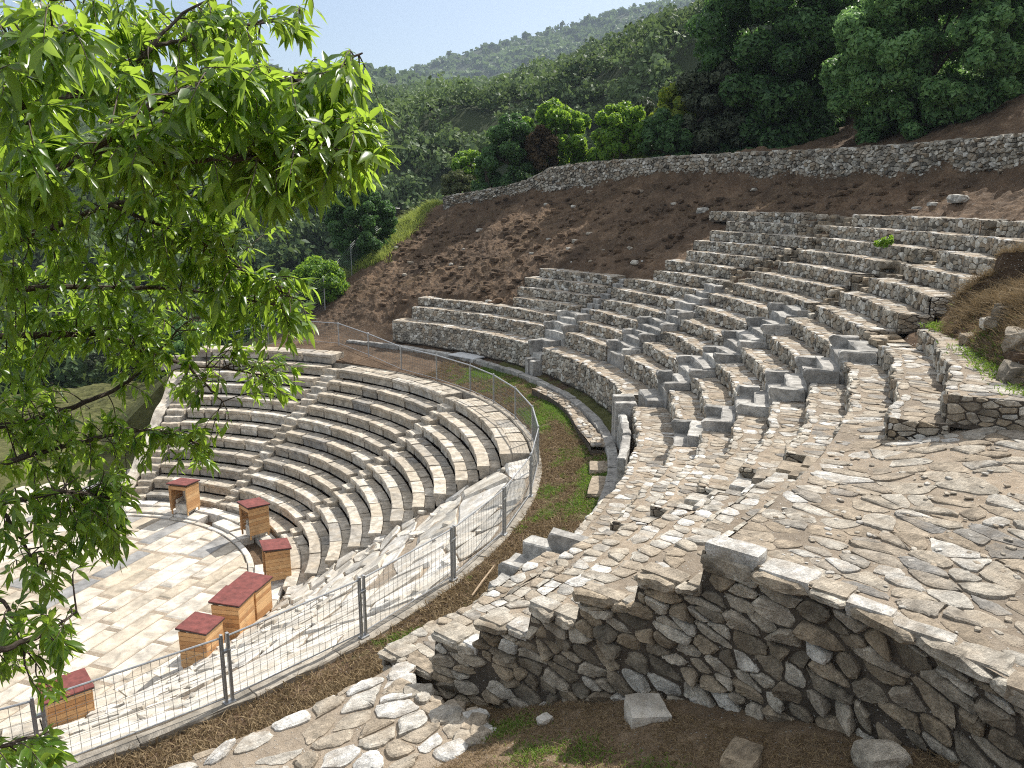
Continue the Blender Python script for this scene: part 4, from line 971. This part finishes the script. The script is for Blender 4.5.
tree('shrub', 'small dark round bush at the left foot of the arched one', 'bush', seat_tree(487, 56.5), 2.5, 1.05, 4500, .09, 'dark_leaf', .35, 11, .1, G, .0, 30)
tree('shrub', 'low bright green bush peeping out left of the dark bushes', 'bush', seat_tree(470, 60), 3.6, 1.6, 4000, .13, 'bright_leaf', .4, 12, .1, G, .1, 30)
tree('shrub', 'small pale whitish-green bush over the wall end', 'bush', seat_tree(459, 58), 2.1, 1.3, 4500, .08, 'pale_leaf', .32, 13, .08, G, .0, 30)
tree('shrub', 'pale green bush between the bright shrub and the broad-leaved tree', 'bush', seat_tree(592, 57), 2.4, 1.6, 4500, .11, 'bright_leaf', .35, 14, .08, G, .0, 30)
tree('shrub', 'grey-tipped bush rising behind the bright yellow-green shrub', 'bush', seat_tree(640, 60), 5.8, 2.6, 7000, .12, 'olive_leaf', .5, 15, .12, G, .0, 45)
g = at(362, 262, 54); tree('conical_evergreen', 'dark conical evergreen standing by the left edge of the earth slope', 'tree', (g[0], g[1], 0), 5.9, 2.1, 26000, .09, 'dark_leaf', .42, 21, .12, None, -.02, 110)
for i, (px, py, d, H, R, n, m, lab) in enumerate(((318, 300, 50, 2.9, 1.9, 6000, 'bright_leaf', 'light green bush low behind the thin wire fence'), (300, 255, 75, 4.5, 3.2, 7000, 'mid_leaf', 'soft green round tree in the valley left of the conical evergreen'), (410, 230, 66, 2.6, 2.4, 6000, 'pale_leaf', 'pale feathery bush right of the conical evergreen'), (250, 290, 60, 4.5, 3.0, 7000, 'dark_leaf', 'dark bush glimpsed through the leaves left of the wire fence'), (190, 320, 62, 4.2, 3.6, 7000, 'mid_leaf', 'green bush glimpsed through the leaves beyond the lower seats'), (120, 300, 75, 6, 4.5, 8000, 'olive_leaf', 'grey-green tree glimpsed through the leaves beyond the lawn'), (40, 300, 80, 7, 5, 8000, 'mid_leaf', 'green tree farthest left beyond the lawn'))):
    g = at(px, py, d); tree('valley_tree', lab, 'tree', (g[0], g[1], 0), H, R, n, .12, m, .5, 40+i, .12, 'trees and bushes in the valley', .0, 45)

# olive woods on the hills
def proto(nl, n, size, seed):
    q = np.random.default_rng(seed); lob = ell_lobes((0, 0, .55), (.7, .7, .42), nl, .32, seed, -.4); mb = MB(); lobes_crown(mb, lob, n, size, jitter=.5, fill=.05, asp=.7); return np.concatenate(mb.V), np.concatenate(mb.T)
def woods(name, lab, d0, d1, count, nleaf, size, rs, spread=36, nlob=9, azm=0.):
    pr = [proto(nlob, nleaf, size, 100+i) for i in range(5)]; mb = MB()
    d = np.sqrt(rng.uniform(d0**2, d1**2, count)); az = YAW+azm+np.radians(rng.uniform(-spread, spread, count)); X = CAM[0]+d*np.cos(az); Y = CAM[1]+d*np.sin(az)
    Rg = np.hypot(X, Y); Tg = np.degrees(np.arctan2(Y, X)); Zg = ground_point(Rg, Tg)[2]
    patch = fbm(X/(d0*.25), Y/(d0*.25), 3, 71)
    for i in range(count):
        v, _ = pr[i % 5]; s = rs*rng.uniform(.55, 1.35); a = rng.uniform(0, 6.28); c, sn = math.cos(a), math.sin(a)
        P = np.column_stack([v[:, 0]*c-v[:, 1]*sn, v[:, 0]*sn+v[:, 1]*c, v[:, 2]*rng.uniform(.8, 1.2)])*s+[X[i], Y[i], Zg[i]-.1*s]
        base = np.clip(.42+.8*patch[i]+rng.normal(0, .2), 0, 1); nf = len(v)//4
        mb.add(P, np.arange(4*nf).reshape(nf, 4), np.clip(base+rng.normal(0, .1, nf), 0, 1))
    o = mb.build(name, M['forest']); tag(o, lab, kind='stuff')
woods('hillside_woods', 'grey-green olive woods covering the nearer hillside', 72, 300, 5200, 150, .11, 3.7)
woods('hillside_woods', 'dark woods along the ridge of the nearer hill', 290, 520, 5600, 60, .18, 4.3)
woods('mountain_woods', 'hazy scrub woods on the far mountain', 700, 1750, 7000, 14, .5, 8., 34, 5)
# grasses
def blades(name, lab, P, h, w, mat, lean=.5):
    n = len(P); d = rng.normal(0, lean, (n, 3)); d[:, 2] = 1; d /= np.linalg.norm(d, axis=1)[:, None]
    s = np.cross(d, rng.normal(0, 1, (n, 3))); s /= np.linalg.norm(s, axis=1)[:, None]; hh = h*rng.uniform(.5, 1.3, (n, 1)); bend = rng.normal(0, .35, (n, 3))*hh; bend[:, 2] = -np.abs(bend[:, 2])*.5
    m1 = P+d*hh*.55; tip = P+d*hh+bend
    V = np.stack([P-s*w, P+s*w, m1+s*w*.8, m1-s*w*.8, tip], 1).reshape(-1, 3); i = np.arange(n)[:, None]*5
    mb = MB(); mb.add(V, np.concatenate([i+[0, 1, 2, 3]]), rng.random(n)); mb.add(V, i+[3, 2, 4], rng.random(n))
    o = mb.build(name, M[mat]); tag(o, lab, kind='stuff'); return o
def scatter(n, r0, r1, t0, t1, fn):
    r = np.sqrt(rng.uniform(r0**2, r1**2, n)); t = rng.uniform(t0, t1, n); x, y, z = ground_point(r, t); k = rng.random(n) < fn(r, t, x, y); return np.column_stack([x, y, z-.01])[k]
P = scatter(170000, 17.0, 19.95, -70, 10, lambda r, t, x, y: np.clip(sstep(.42, .62, cover(r, t, x, y)+.75*fbm(x/.45, y/.45, 4, 90))*1.05, 0, 1))
blades('grass', 'bright green weeds growing in the ring between fence and podium', P, .085, .008, 'grass', .8)
P = scatter(70000, 17.0, 19.8, -86, 12, lambda r, t, x, y: np.clip(.95-1.1*cover(r, t, x, y), 0, 1))
blades('dry_weeds', 'brown dry weeds matted in the ring behind the fence', P, .19, .009, 'dry_grass', 1.2)
P = scatter(60000, 28, 50, 37.5, 49, lambda r, t, x, y: sstep(37.8, 41, t+.8*fbm(x/1.5, y/1.5, 2, 5)))
blades('tall_grass', 'tall yellow-green grass on the shoulder beside the wall end', P, .55, .014, 'tall_grass', .35)
P = scatter(24000, 35.6, 46, 13, 26, lambda r, t, x, y: 0*r+.9)
blades('tall_grass', 'pale sunlit grass in the gap between the bushes above the wall', P, .45, .014, 'tall_grass', .35)
c = np.array([polar(np.array([r]), np.array([rad(t)]), np.array([0.]))[0] for r, t in ((23.9, -77.2), (24.4, -76.9), (25.2, -77.0), (23.1, -75.9), (22.7, -76.3), (21.6, -76.0))])
n = 5200; k = rng.integers(0, len(c), n); P = c[k]+np.column_stack([rng.normal(0, .16, (n, 2)), np.zeros(n)]); P[:, 2] = [pit_z(math.hypot(a-O2[0], b-O2[1])) for a, b in P[:, :2]]
blades('weeds', 'small green weeds sprouting in the hollow below the end wall', P[rng.random(n) < .5], .07, .006, 'grass', .7)
r = rng.uniform(21, 27.5, 26000); t = np.radians(rng.uniform(-79, -74.5, 26000)); P = polar(r, t, np.array([pit_z(a) for a in r])); P[:, 2] += .005
blades('straw', 'dry straw litter on the soil of the hollow', P, .07, .003, 'dry_grass', 2.2)

P = scatter(150000, 21.5, 34.8, -24, 40, lambda r, t, x, y: np.clip(.10+.9*fbm(x/1.3, y/1.3, 4, 44), 0, 1)*((r > 30.9) | (t > 12.5) & (r > 23.2) | (t > -1) & (r > 26.2)))
blades('dead_stalks', 'dead brown stalks and root litter scattered over the earth slope', P, .11, .008, 'dry_grass', 1.8)
# brown scrubby bank on the right
tp_t = np.array([-73., -68., -64., -61., -57., -53., -50., -47.5, -44.5, -42.]); tp_r = np.array([29.6, 28.6, 27.7, 27.25, 26.95, 26.7, 26.6, 26.9, 28.8, 30.6])
def bank_z(r, td):
    edge = np.interp(td, tp_t, tp_r); s = r-edge
    base = np.where(td < -62.3, Zk(6)+.3, Zk(8))
    base = np.where(td > -48, np.minimum(ZU+HU*np.floor(np.clip((r-RU)/DU, 0, 13)), ZU+(r-RU)*.5826), base)
    up = np.where(s > 0, (.55+.75*sstep(-49, -57, td))*(1-np.exp(-np.maximum(s, 0)/.55))+.16*np.maximum(s, 0)*sstep(-42, -50, td)+.06*np.maximum(s, 0), s*1.5)
    cap = CAM[2]-.15-.045*np.hypot(O2[0]+r*np.cos(np.radians(td))-CAM[0], O2[1]+r*np.sin(np.radians(td))-CAM[1])
    x, y = r*np.cos(np.radians(td)), r*np.sin(np.radians(td))
    z = base+up-.06+(.30*fbm(x/.55, y/.55, 5, 61, .65)+.30*fbm(x/1.5, y/1.5, 2, 63))*sstep(-.2, .8, s)
    return z, s
TT, RR = np.meshgrid(np.arange(-73, -41.8, .2), np.arange(25.2, 31.5, .06), indexing='ij'); zz, ss = bank_z(RR, TT)
zz = np.where(ss < -.35, zz-1.2, zz)
mb = MB(); strip_grid(mb, polar(RR.ravel(), np.radians(TT.ravel()), zz.ravel()).reshape(*RR.shape, 3)); o = mb.build('earth_bank', M['ground']); tag(o, 'brown scrub-covered earth bank spilling over the upper rows at the right', kind='structure')
n = 170000; r = rng.uniform(25.3, 31., n); td = np.where(rng.random(n) < .5, rng.uniform(-72, -42, n), rng.uniform(-51, -42, n)); zz, ss = bank_z(r, td); k = (ss > .02) & (rng.random(n) < np.clip(.75+.9*fbm(r/.9, td*.5, 3, 15), 0, 1)); P = polar(r, np.radians(td), zz)[k]
blades('dry_scrub', 'brown dry scrub and roots on the right bank', P, .19, .006, 'dry_grass', 1.4)
n = 2600; cc = [(27.0, -57.5, .2), (27.25, -60.5, .18), (26.85, -54.5, .18), (27.5, -51, .3), (26.7, -48, .16), (28.2, -54, .3)]; k = rng.integers(0, len(cc), n)
r = np.array([c[0] for c in cc])[k]+rng.normal(0, 1, n)*np.array([c[2] for c in cc])[k]; td = np.array([c[1] for c in cc])[k]+rng.normal(0, 1.0, n); zz, ss = bank_z(r, td); zz = np.where(ss < 0, np.where(td < -62, Zk(6), Zk(8)), zz)
blades('weeds', 'green weeds along the foot of the right bank', polar(r, np.radians(td), zz)[ss > -.5], .10, .009, 'grass', .8)
for i, (px, py, d, s, lab) in enumerate(((1022, 345, 14.5, .5, 'big grey rock set in the bank, highest of the three at the right edge'), (1022, 378, 13.4, .5, 'dark rounded rock below the big grey one at the right edge'), (1000, 398, 12.8, .34, 'tan rock lowest in the bank at the right edge'))):
    for dd in np.arange(9, 19, .05):
        g = at(px, py, dd); r_ = math.hypot(g[0]-O2[0], g[1]-O2[1]); t_ = math.degrees(math.atan2(g[1]-O2[1], g[0]-O2[0]))
        if g[2] < max(float(bank_z(np.array(r_), np.array(t_))[0]), 8.9): break
    mb = MB(); rock(mb, g, (s*1.2, s, s*.9), 30*i, .6, .34, 70+i, (.6, .15, .5)[i], 14); o = mb.build('rock', M['wall_stone']); tag(o, lab, 'rock', 'rocks in the right bank')
mb = MB()
for i in range(190):
    r_ = rng.uniform(26.6, 30.); t_ = rng.uniform(-66, -43); zq, sq = bank_z(np.array(r_), np.array(t_))
    if sq < .1: continue
    k_ = rng.uniform(.06, .30)*(1.3 if t_ < -54 else .8); rock(mb, polar(np.array([r_]), np.array([rad(t_)]), np.array([float(zq)]))[0], (k_*1.4, k_, k_*.8), rng.uniform(0, 180), .5, .25, i, tint_t(), 6, 0 if rng.random() < .6 else 1)
o = mb.build('bank_rubble', [M['wall_stone'], M['ground']]); tag(o, 'stones and clods breaking out of the right bank', kind='stuff')
cl = [(rng.uniform(26.9, 29.6), rng.uniform(-60, -43.5)) for _ in range(60)]; n = 26000; k = rng.integers(0, len(cl), n); r = np.array([c[0] for c in cl])[k]+rng.normal(0, .14, n); td = np.array([c[1] for c in cl])[k]+rng.normal(0, .35, n); zz, ss = bank_z(r, td)
blades('dead_brush', 'clumps of dead brown brush hanging on the right bank', polar(r, np.radians(td), zz)[ss > .1], .34, .006, 'dry_grass', .9)
# tufts in the upper rows
for (px, py, k, lab) in ((886, 243, 11, 'bright green tuft growing on an upper rubble row'), (928, 250, 10, 'olive tuft right of the bright one on the same rubble rows')):
    g = onz(px, py+5, Zk(k)); mb = MB(); lobes_crown(mb, ell_lobes(g+[0, 0, .15], (.22, .22, .2), 10, .1, k), 700, .045); o = mb.build('tuft', M['bright_leaf'] if k == 11 else M['pale_leaf']); tag(o, lab, 'plant', 'plants in the masonry')

# clods and small stones on the earth
mb = MB(); n = 900; r = rng.uniform(22.5, 34.6, n); td = rng.uniform(-22, 39, n)
for i in range(n):
    if r[i] < 31 and td[i] < -3: continue
    if r[i] < 26 and td[i] < 12: continue
    x, y, z = ground_point(np.array([r[i]]), np.array([td[i]])); s = rng.uniform(.08, .34); rock(mb, (x[0], y[0], z[0]+s*.1), (s*1.4, s, s*.7), rng.uniform(0, 180), .45, .22, i, rng.uniform(.35, 1), 4, 0 if rng.random() < .94 else 1)
o = mb.build('earth_clods', [M['ground'], M['riser_stone']]); tag(o, 'clods and small stones strewn over the earth slope', kind='stuff')

# ------------------------------------------------------------------ leaning tree at the left
def smooth_path(pts, n):
    P = np.array(pts, float); t = np.linspace(0, len(P)-1, n); out = []
    for a in t:
        i = min(int(a), len(P)-2); f = a-i; p0 = P[max(i-1, 0)]; p1 = P[i]; p2 = P[i+1]; p3 = P[min(i+2, len(P)-1)]
        out.append(.5*((2*p1)+(-p0+p2)*f+(2*p0-5*p1+4*p2-p3)*f*f+(-p0+3*p1-3*p2+p3)*f**3))
    return np.array(out)
LIMBS = [
 [(-170, 330, 4.3), (-60, 250, 4.0), (0, 212, 3.8), (50, 176, 3.6), (100, 150, 3.5), (160, 110, 3.5), (230, 92, 3.6), (300, 90, 3.7), (352, 62, 3.8)],
 [(100, 150, 3.5), (170, 160, 3.5), (250, 158, 3.5), (320, 145, 3.6), (378, 135, 3.7)],
 [(-170, 330, 4.3), (-60, 270, 4.4), (60, 225, 4.5), (110, 203, 4.4), (165, 203, 4.4), (230, 185, 4.5)],
 [(110, 203, 4.4), (160, 222, 4.4), (205, 242, 4.5), (250, 270, 4.6), (295, 295, 4.7)],
 [(-170, 400, 5.), (-50, 345, 5.), (70, 334, 5.), (125, 341, 5.), (185, 360, 5.1), (225, 365, 5.2), (275, 378, 5.2)],
 [(185, 360, 5.1), (205, 380, 5.1), (225, 398, 5.2)],
 [(-170, 470, 5.1), (-50, 435, 5.), (50, 416, 5.), (92, 397, 5.), (122, 375, 5.1), (150, 345, 5.2), (185, 315, 5.3)],
 [(-170, 200, 4.6), (-50, 130, 4.4), (60, 95, 4.4), (118, 72, 4.5), (147, 45, 4.5), (185, 5, 4.6), (260, -25, 4.7)],
 [(147, 45, 4.5), (200, 32, 4.6), (255, 25, 4.7), (300, 20, 4.8)],
 [(37, 180, 3.6), (25, 110, 3.5), (10, 50, 3.4), (30, 20, 3.3), (55, 35, 3.2)],
 [(-170, 560, 4.4), (-50, 525, 4.2), (20, 508, 4.2), (70, 500, 4.3), (118, 505, 4.4)],
 [(-170, 700, 4.), (-60, 665, 3.6), (0, 645, 3.6), (45, 630, 3.7), (74, 612, 3.7)],
 [(-170, 800, 3.8), (-60, 765, 3.5), (0, 748, 3.5), (60, 735, 3.6)],
 [(-170, 310, 4.9), (-20, 290, 4.8), (80, 282, 4.8), (180, 285, 4.8), (285, 300, 4.9)],
 [(-170, 530, 5.), (-20, 470, 4.9), (80, 440, 4.9), (150, 428, 5.), (200, 440, 5.)],
 [(-170, 20, 4.2), (-40, -10, 4.2), (60, 0, 4.3), (150, -20, 4.4), (280, -40, 4.5)],
 [(0, 508, 4.2), (20, 545, 4.2), (38, 572, 4.2)], [(-40, 590, 3.9), (0, 600, 3.8), (20, 640, 3.8), (28, 670, 3.8)]]
tb = at(-420, 420, 4.6); tb[2] = gz(tb[0], tb[1])-.2
TR = thing('leaning_tree', 'bright green narrow-leaved tree reaching in from the left edge', 'tree', tb)
mb = MB(); trunk_top = at(-230, 180, 4.8)
tr_path = smooth_path([tb, tb*.6+trunk_top*.4+[.1, 0, 0], trunk_top], 14); tube(mb, tr_path, np.linspace(.17, .08, 14), 10); mb.build('trunk', M['bark'], TR)
nodes = []; mbB = MB()
for i, L in enumerate(LIMBS):
    pts = [at(*q) for q in L]; P = smooth_path(pts, 8*len(pts)); P += np.cumsum(rng.normal(0, .0035, P.shape), 0)
    r0 = .022 if L[0][0] < -100 else .011
    tube(mbB, P, np.linspace(r0, .004, len(P)), 7)
    if L[0][0] < -100:
        j = np.argmin(np.linalg.norm(tr_path-P[0]-[0, 0, -.3], axis=1)); tube(mbB, smooth_path([tr_path[j], (tr_path[j]+P[0])/2+[0, 0, .1], P[0]], 8), np.linspace(.05, r0, 8), 8)
    nodes.append(P)
ND = np.concatenate(nodes)
# leafy twigs: targets spread through the crown's volume
RG = [((0, 0, 320, 30), 60), ((0, 25, 265, 75), 90), ((0, 70, 310, 130), 125), ((300, 55, 365, 110), 26), ((240, 110, 390, 160), 62), ((0, 130, 330, 200), 120), ((320, 150, 372, 190), 16), ((0, 195, 255, 290), 125), ((200, 180, 300, 230), 16),
      ((0, 285, 220, 350), 80), ((215, 268, 312, 322), 46), ((180, 320, 298, 395), 40), ((0, 350, 60, 430), 34), ((110, 340, 185, 395), 20), ((0, 415, 130, 500), 76), ((130, 425, 212, 462), 26), ((0, 495, 130, 555), 42), ((60, 500, 132, 560), 18), ((0, 555, 60, 600), 9), ((0, 605, 62, 690), 20), ((45, 598, 80, 640), 5), ((0, 728, 68, 768), 14), ((-140, 0, 0, 600), 60)]
tips = []
for (x0, y0, x1, y1), n in RG:
    for _ in range(int(n*1.2)): tips.append((rng.uniform(x0, x1), rng.uniform(y0, y1)))
LP, LD, LS, LT = [], [], [], []
NDpx = np.array([(512+FPX*((q-CAM)@RGT)/((q-CAM)@FWD), 384-FPX*((q-CAM)@UPV)/((q-CAM)@FWD), math.hypot(*(q-CAM)[:2])) for q in ND])
def twig(b, e, n, size):
    d = e-b; L = np.linalg.norm(d)
    if L < .05: return
    P = smooth_path([b, b*.5+e*.5+rng.normal(0, .05, 3)*L+[0, 0, .10*L], e], 9); tube(mbB, P, np.linspace(.0042, .0012, 9), 4)
    for i in range(n):
        f = 1-rng.beta(1, 2.2)*.9; j = min(int(f*8), 7); g = f*8-j; q = P[j]*(1-g)+P[j+1]*g; ax = (P[j+1]-P[j]); ax /= np.linalg.norm(ax)
        s = rng.normal(0, 1, 3); s -= ax*(s@ax); s /= np.linalg.norm(s)
        v = ax*.8+s*.75+np.array([0, 0, -.4])*rng.uniform(-.2, 1.5); LP.append(q); LD.append(v/np.linalg.norm(v)); LS.append(size*rng.uniform(.45, 1.35)); LT.append(rng.random())
for (px, py) in tips:
    dd = (NDpx[:, 0]-px)**2+(NDpx[:, 1]-py)**2; near = np.argsort(dd)[:12]; j = rng.choice(near); dep = NDpx[j, 2]+rng.normal(0, .28)
    if rng.random() < .25: dep += rng.uniform(.2, 1.3)
    e = at(px, py, max(2.7, dep)); b = ND[j]
    L = np.linalg.norm(e-b)
    if L > .55: b = e+(b-e)*(.55/L)*rng.uniform(.7, 1.) if rng.random() < .8 else b
    e = e+[0, 0, -.03]
    twig(b, e, int(rng.integers(10, 19)), .092 if px < 0 or py < 330 else .08)
mbB.build('branches', M['bark'], TR)
n = len(LP); LP = np.array(LP); LD = np.array(LD); LS = np.array(LS)[:, None]; LT = np.array(LT)
side = np.cross(LD, rng.normal(0, 1, (n, 3))*[.6, .6, .6]+[0, 0, 1.2]); side /= np.linalg.norm(side, axis=1)[:, None]; nor = np.cross(side, LD)
curl = rng.uniform(-.1, .32, (n, 1)); fold = rng.uniform(.1, .5, (n, 1)); V = []
prof = [(0, .05), (.18, .62), (.42, 1.), (.7, .72), (.9, .28), (1., .03)]; asp = .145
for (f, w) in prof:
    c = LP+LD*LS*(.06+f)-nor*LS*curl*f*f-np.array([0, 0, 1.])*LS*.10*f*f
    wv = side*LS*asp*w
    V += [c-wv+nor*LS*asp*w*fold, c, c+wv+nor*LS*asp*w*fold]
V = np.stack(V, 1); k = V.shape[1]; quads = []
for a in range(len(prof)-1):
    for s in (0, 1): quads.append([a*3+s, a*3+s+1, a*3+s+4, a*3+s+3])
Q = (np.arange(n)[:, None, None]*k+np.array(quads)[None]).reshape(-1, 4)
mb = MB(); mb.add(V.reshape(-1, 3), Q, np.repeat(LT, len(quads))); mb.build('foliage', M['leaf'], TR, smooth=True)
print('leaves', n)

# pylon and lamp, tiny in the distance
p0 = at(268, 74, 945); p0[2] -= 6; T = thing('pylon', 'faint lattice pylon on the far ridge beyond the leaves', 'pylon', p0); mb = MB()
for sx in (-1, 1):
    for sy in (-1, 1): tube(mb, [p0+[sx*3, sy*3, 0], p0+[sx*.5, sy*.5, 24]], .3, 4)
for k in range(8): s = 3-2.5*k/8; tube(mb, [p0+[-s, -s, 3*k], p0+[s, s, 3*k+3]], .2, 4); tube(mb, [p0+[s, -s, 3*k], p0+[-s, s, 3*k+3]], .2, 4)
mb.build('mast', M['steel'], T); mb = MB()
for hh in (15, 20): tube(mb, [p0+[-7*RGT[0], -7*RGT[1], hh], p0+[7*RGT[0], 7*RGT[1], hh]], .3, 4)
mb.build('cross_arm', M['steel'], T)
g = at(397, 246, 60); g[2] = gz(g[0], g[1]); T = thing('flood_lamp', 'small black flood lamp on a thin post beside the tall grass', 'lamp', g); mb = MB(); tube(mb, [g-[0, 0, .2], g+[0, 0, 1.5]], .03, 6); mb.build('post', M['black'], T)
mb = MB(); box(mb, g+[0, 0, 1.25], axes(20), (.2, .25, .28), .5, 0, .03); mb.build('housing', M['black'], T)

# ------------------------------------------------------------------ air, light, sky, camera
HAZE = True; SKY_FILL = 6.8
if HAZE:
    t = NT('haze_air'); v = t.n('ShaderNodeVolumePrincipled', {'Color': (.66, .80, 1.), 'Density': .00020, 'Anisotropy': .05}); t.t.links.new(v.outputs[0], t.out.inputs['Volume'])
    mb = MB(); box(mb, (0, 0, 360), np.eye(3), (1950, 1950, 430), .5); o = mb.build('haze', t.m); tag(o, 'thin bluish haze softening the far mountain', kind='stuff')
w = bpy.data.worlds.new('World'); SC.world = w; w.use_nodes = True; nt = w.node_tree; nt.nodes.clear()
sky = nt.nodes.new('ShaderNodeTexSky'); sky.sky_type = 'NISHITA'; sky.sun_disc = False; sky.sun_elevation = rad(SUN_EL); sky.sun_rotation = rad(90-SUN_AZ); sky.altitude = 100; sky.air_density = 1.; sky.dust_density = 2.; sky.ozone_density = 1.6
bg = nt.nodes.new('ShaderNodeBackground'); bg.inputs[1].default_value = .082; wo = nt.nodes.new('ShaderNodeOutputWorld')
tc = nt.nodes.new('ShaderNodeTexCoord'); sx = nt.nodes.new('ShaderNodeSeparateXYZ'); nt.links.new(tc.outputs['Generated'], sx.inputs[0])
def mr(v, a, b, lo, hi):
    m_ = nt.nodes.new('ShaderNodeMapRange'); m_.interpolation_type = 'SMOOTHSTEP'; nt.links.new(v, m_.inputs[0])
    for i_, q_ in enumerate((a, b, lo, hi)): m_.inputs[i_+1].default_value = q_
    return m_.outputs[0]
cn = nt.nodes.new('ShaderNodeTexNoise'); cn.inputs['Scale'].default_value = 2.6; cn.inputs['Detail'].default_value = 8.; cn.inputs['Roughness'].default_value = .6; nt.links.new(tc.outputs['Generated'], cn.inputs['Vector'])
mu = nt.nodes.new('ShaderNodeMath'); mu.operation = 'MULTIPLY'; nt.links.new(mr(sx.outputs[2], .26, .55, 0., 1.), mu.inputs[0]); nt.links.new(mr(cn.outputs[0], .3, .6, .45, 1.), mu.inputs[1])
mx = nt.nodes.new('ShaderNodeMix'); mx.data_type = 'RGBA'; nt.links.new(mu.outputs[0], mx.inputs[0]); nt.links.new(sky.outputs[0], mx.inputs[6]); mx.inputs[7].default_value = (SKY_FILL, SKY_FILL*.99, SKY_FILL*.97, 1)   # unseen bright veil added high overhead to lift the shadow fill
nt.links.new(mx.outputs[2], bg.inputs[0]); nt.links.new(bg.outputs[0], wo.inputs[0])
sl = bpy.data.lights.new('sun', 'SUN'); sl.energy = 4.3; sl.angle = rad(.53); sl.color = (1., .95, .87); so = bpy.data.objects.new('sun', sl); COL.objects.link(so)
dv = Vector((math.cos(rad(SUN_AZ))*math.cos(rad(SUN_EL)), math.sin(rad(SUN_AZ))*math.cos(rad(SUN_EL)), math.sin(rad(SUN_EL)))); so.rotation_euler = dv.to_track_quat('Z', 'Y').to_euler(); so.location = (0, 0, 60)
cd = bpy.data.cameras.new('camera'); cd.sensor_width = 36; cd.lens = FPX*36/1024; cd.clip_start = .05; cd.clip_end = 12000; co = bpy.data.objects.new('camera', cd); COL.objects.link(co)
R3 = Matrix((RGT, UPV, -FWD)).transposed(); co.matrix_world = Matrix.Translation(Vector(CAM)) @ R3.to_4x4(); SC.camera = co
SC.view_settings.view_transform = 'Standard'; SC.view_settings.look = 'None'; SC.view_settings.exposure = .92; SC.view_settings.gamma = 1.
SC.render.engine = 'CYCLES'; cy = SC.cycles; cy.max_bounces = 8; cy.diffuse_bounces = 5; cy.glossy_bounces = 2; cy.transmission_bounces = 5; cy.volume_bounces = 0; cy.transparent_max_bounces = 6; cy.caustics_reflective = False; cy.caustics_refractive = False
cy.use_denoising = False; cy.filter_width = 1.1; cy.use_adaptive_sampling = True; cy.adaptive_threshold = .008; cy.sample_clamp_indirect = 6.
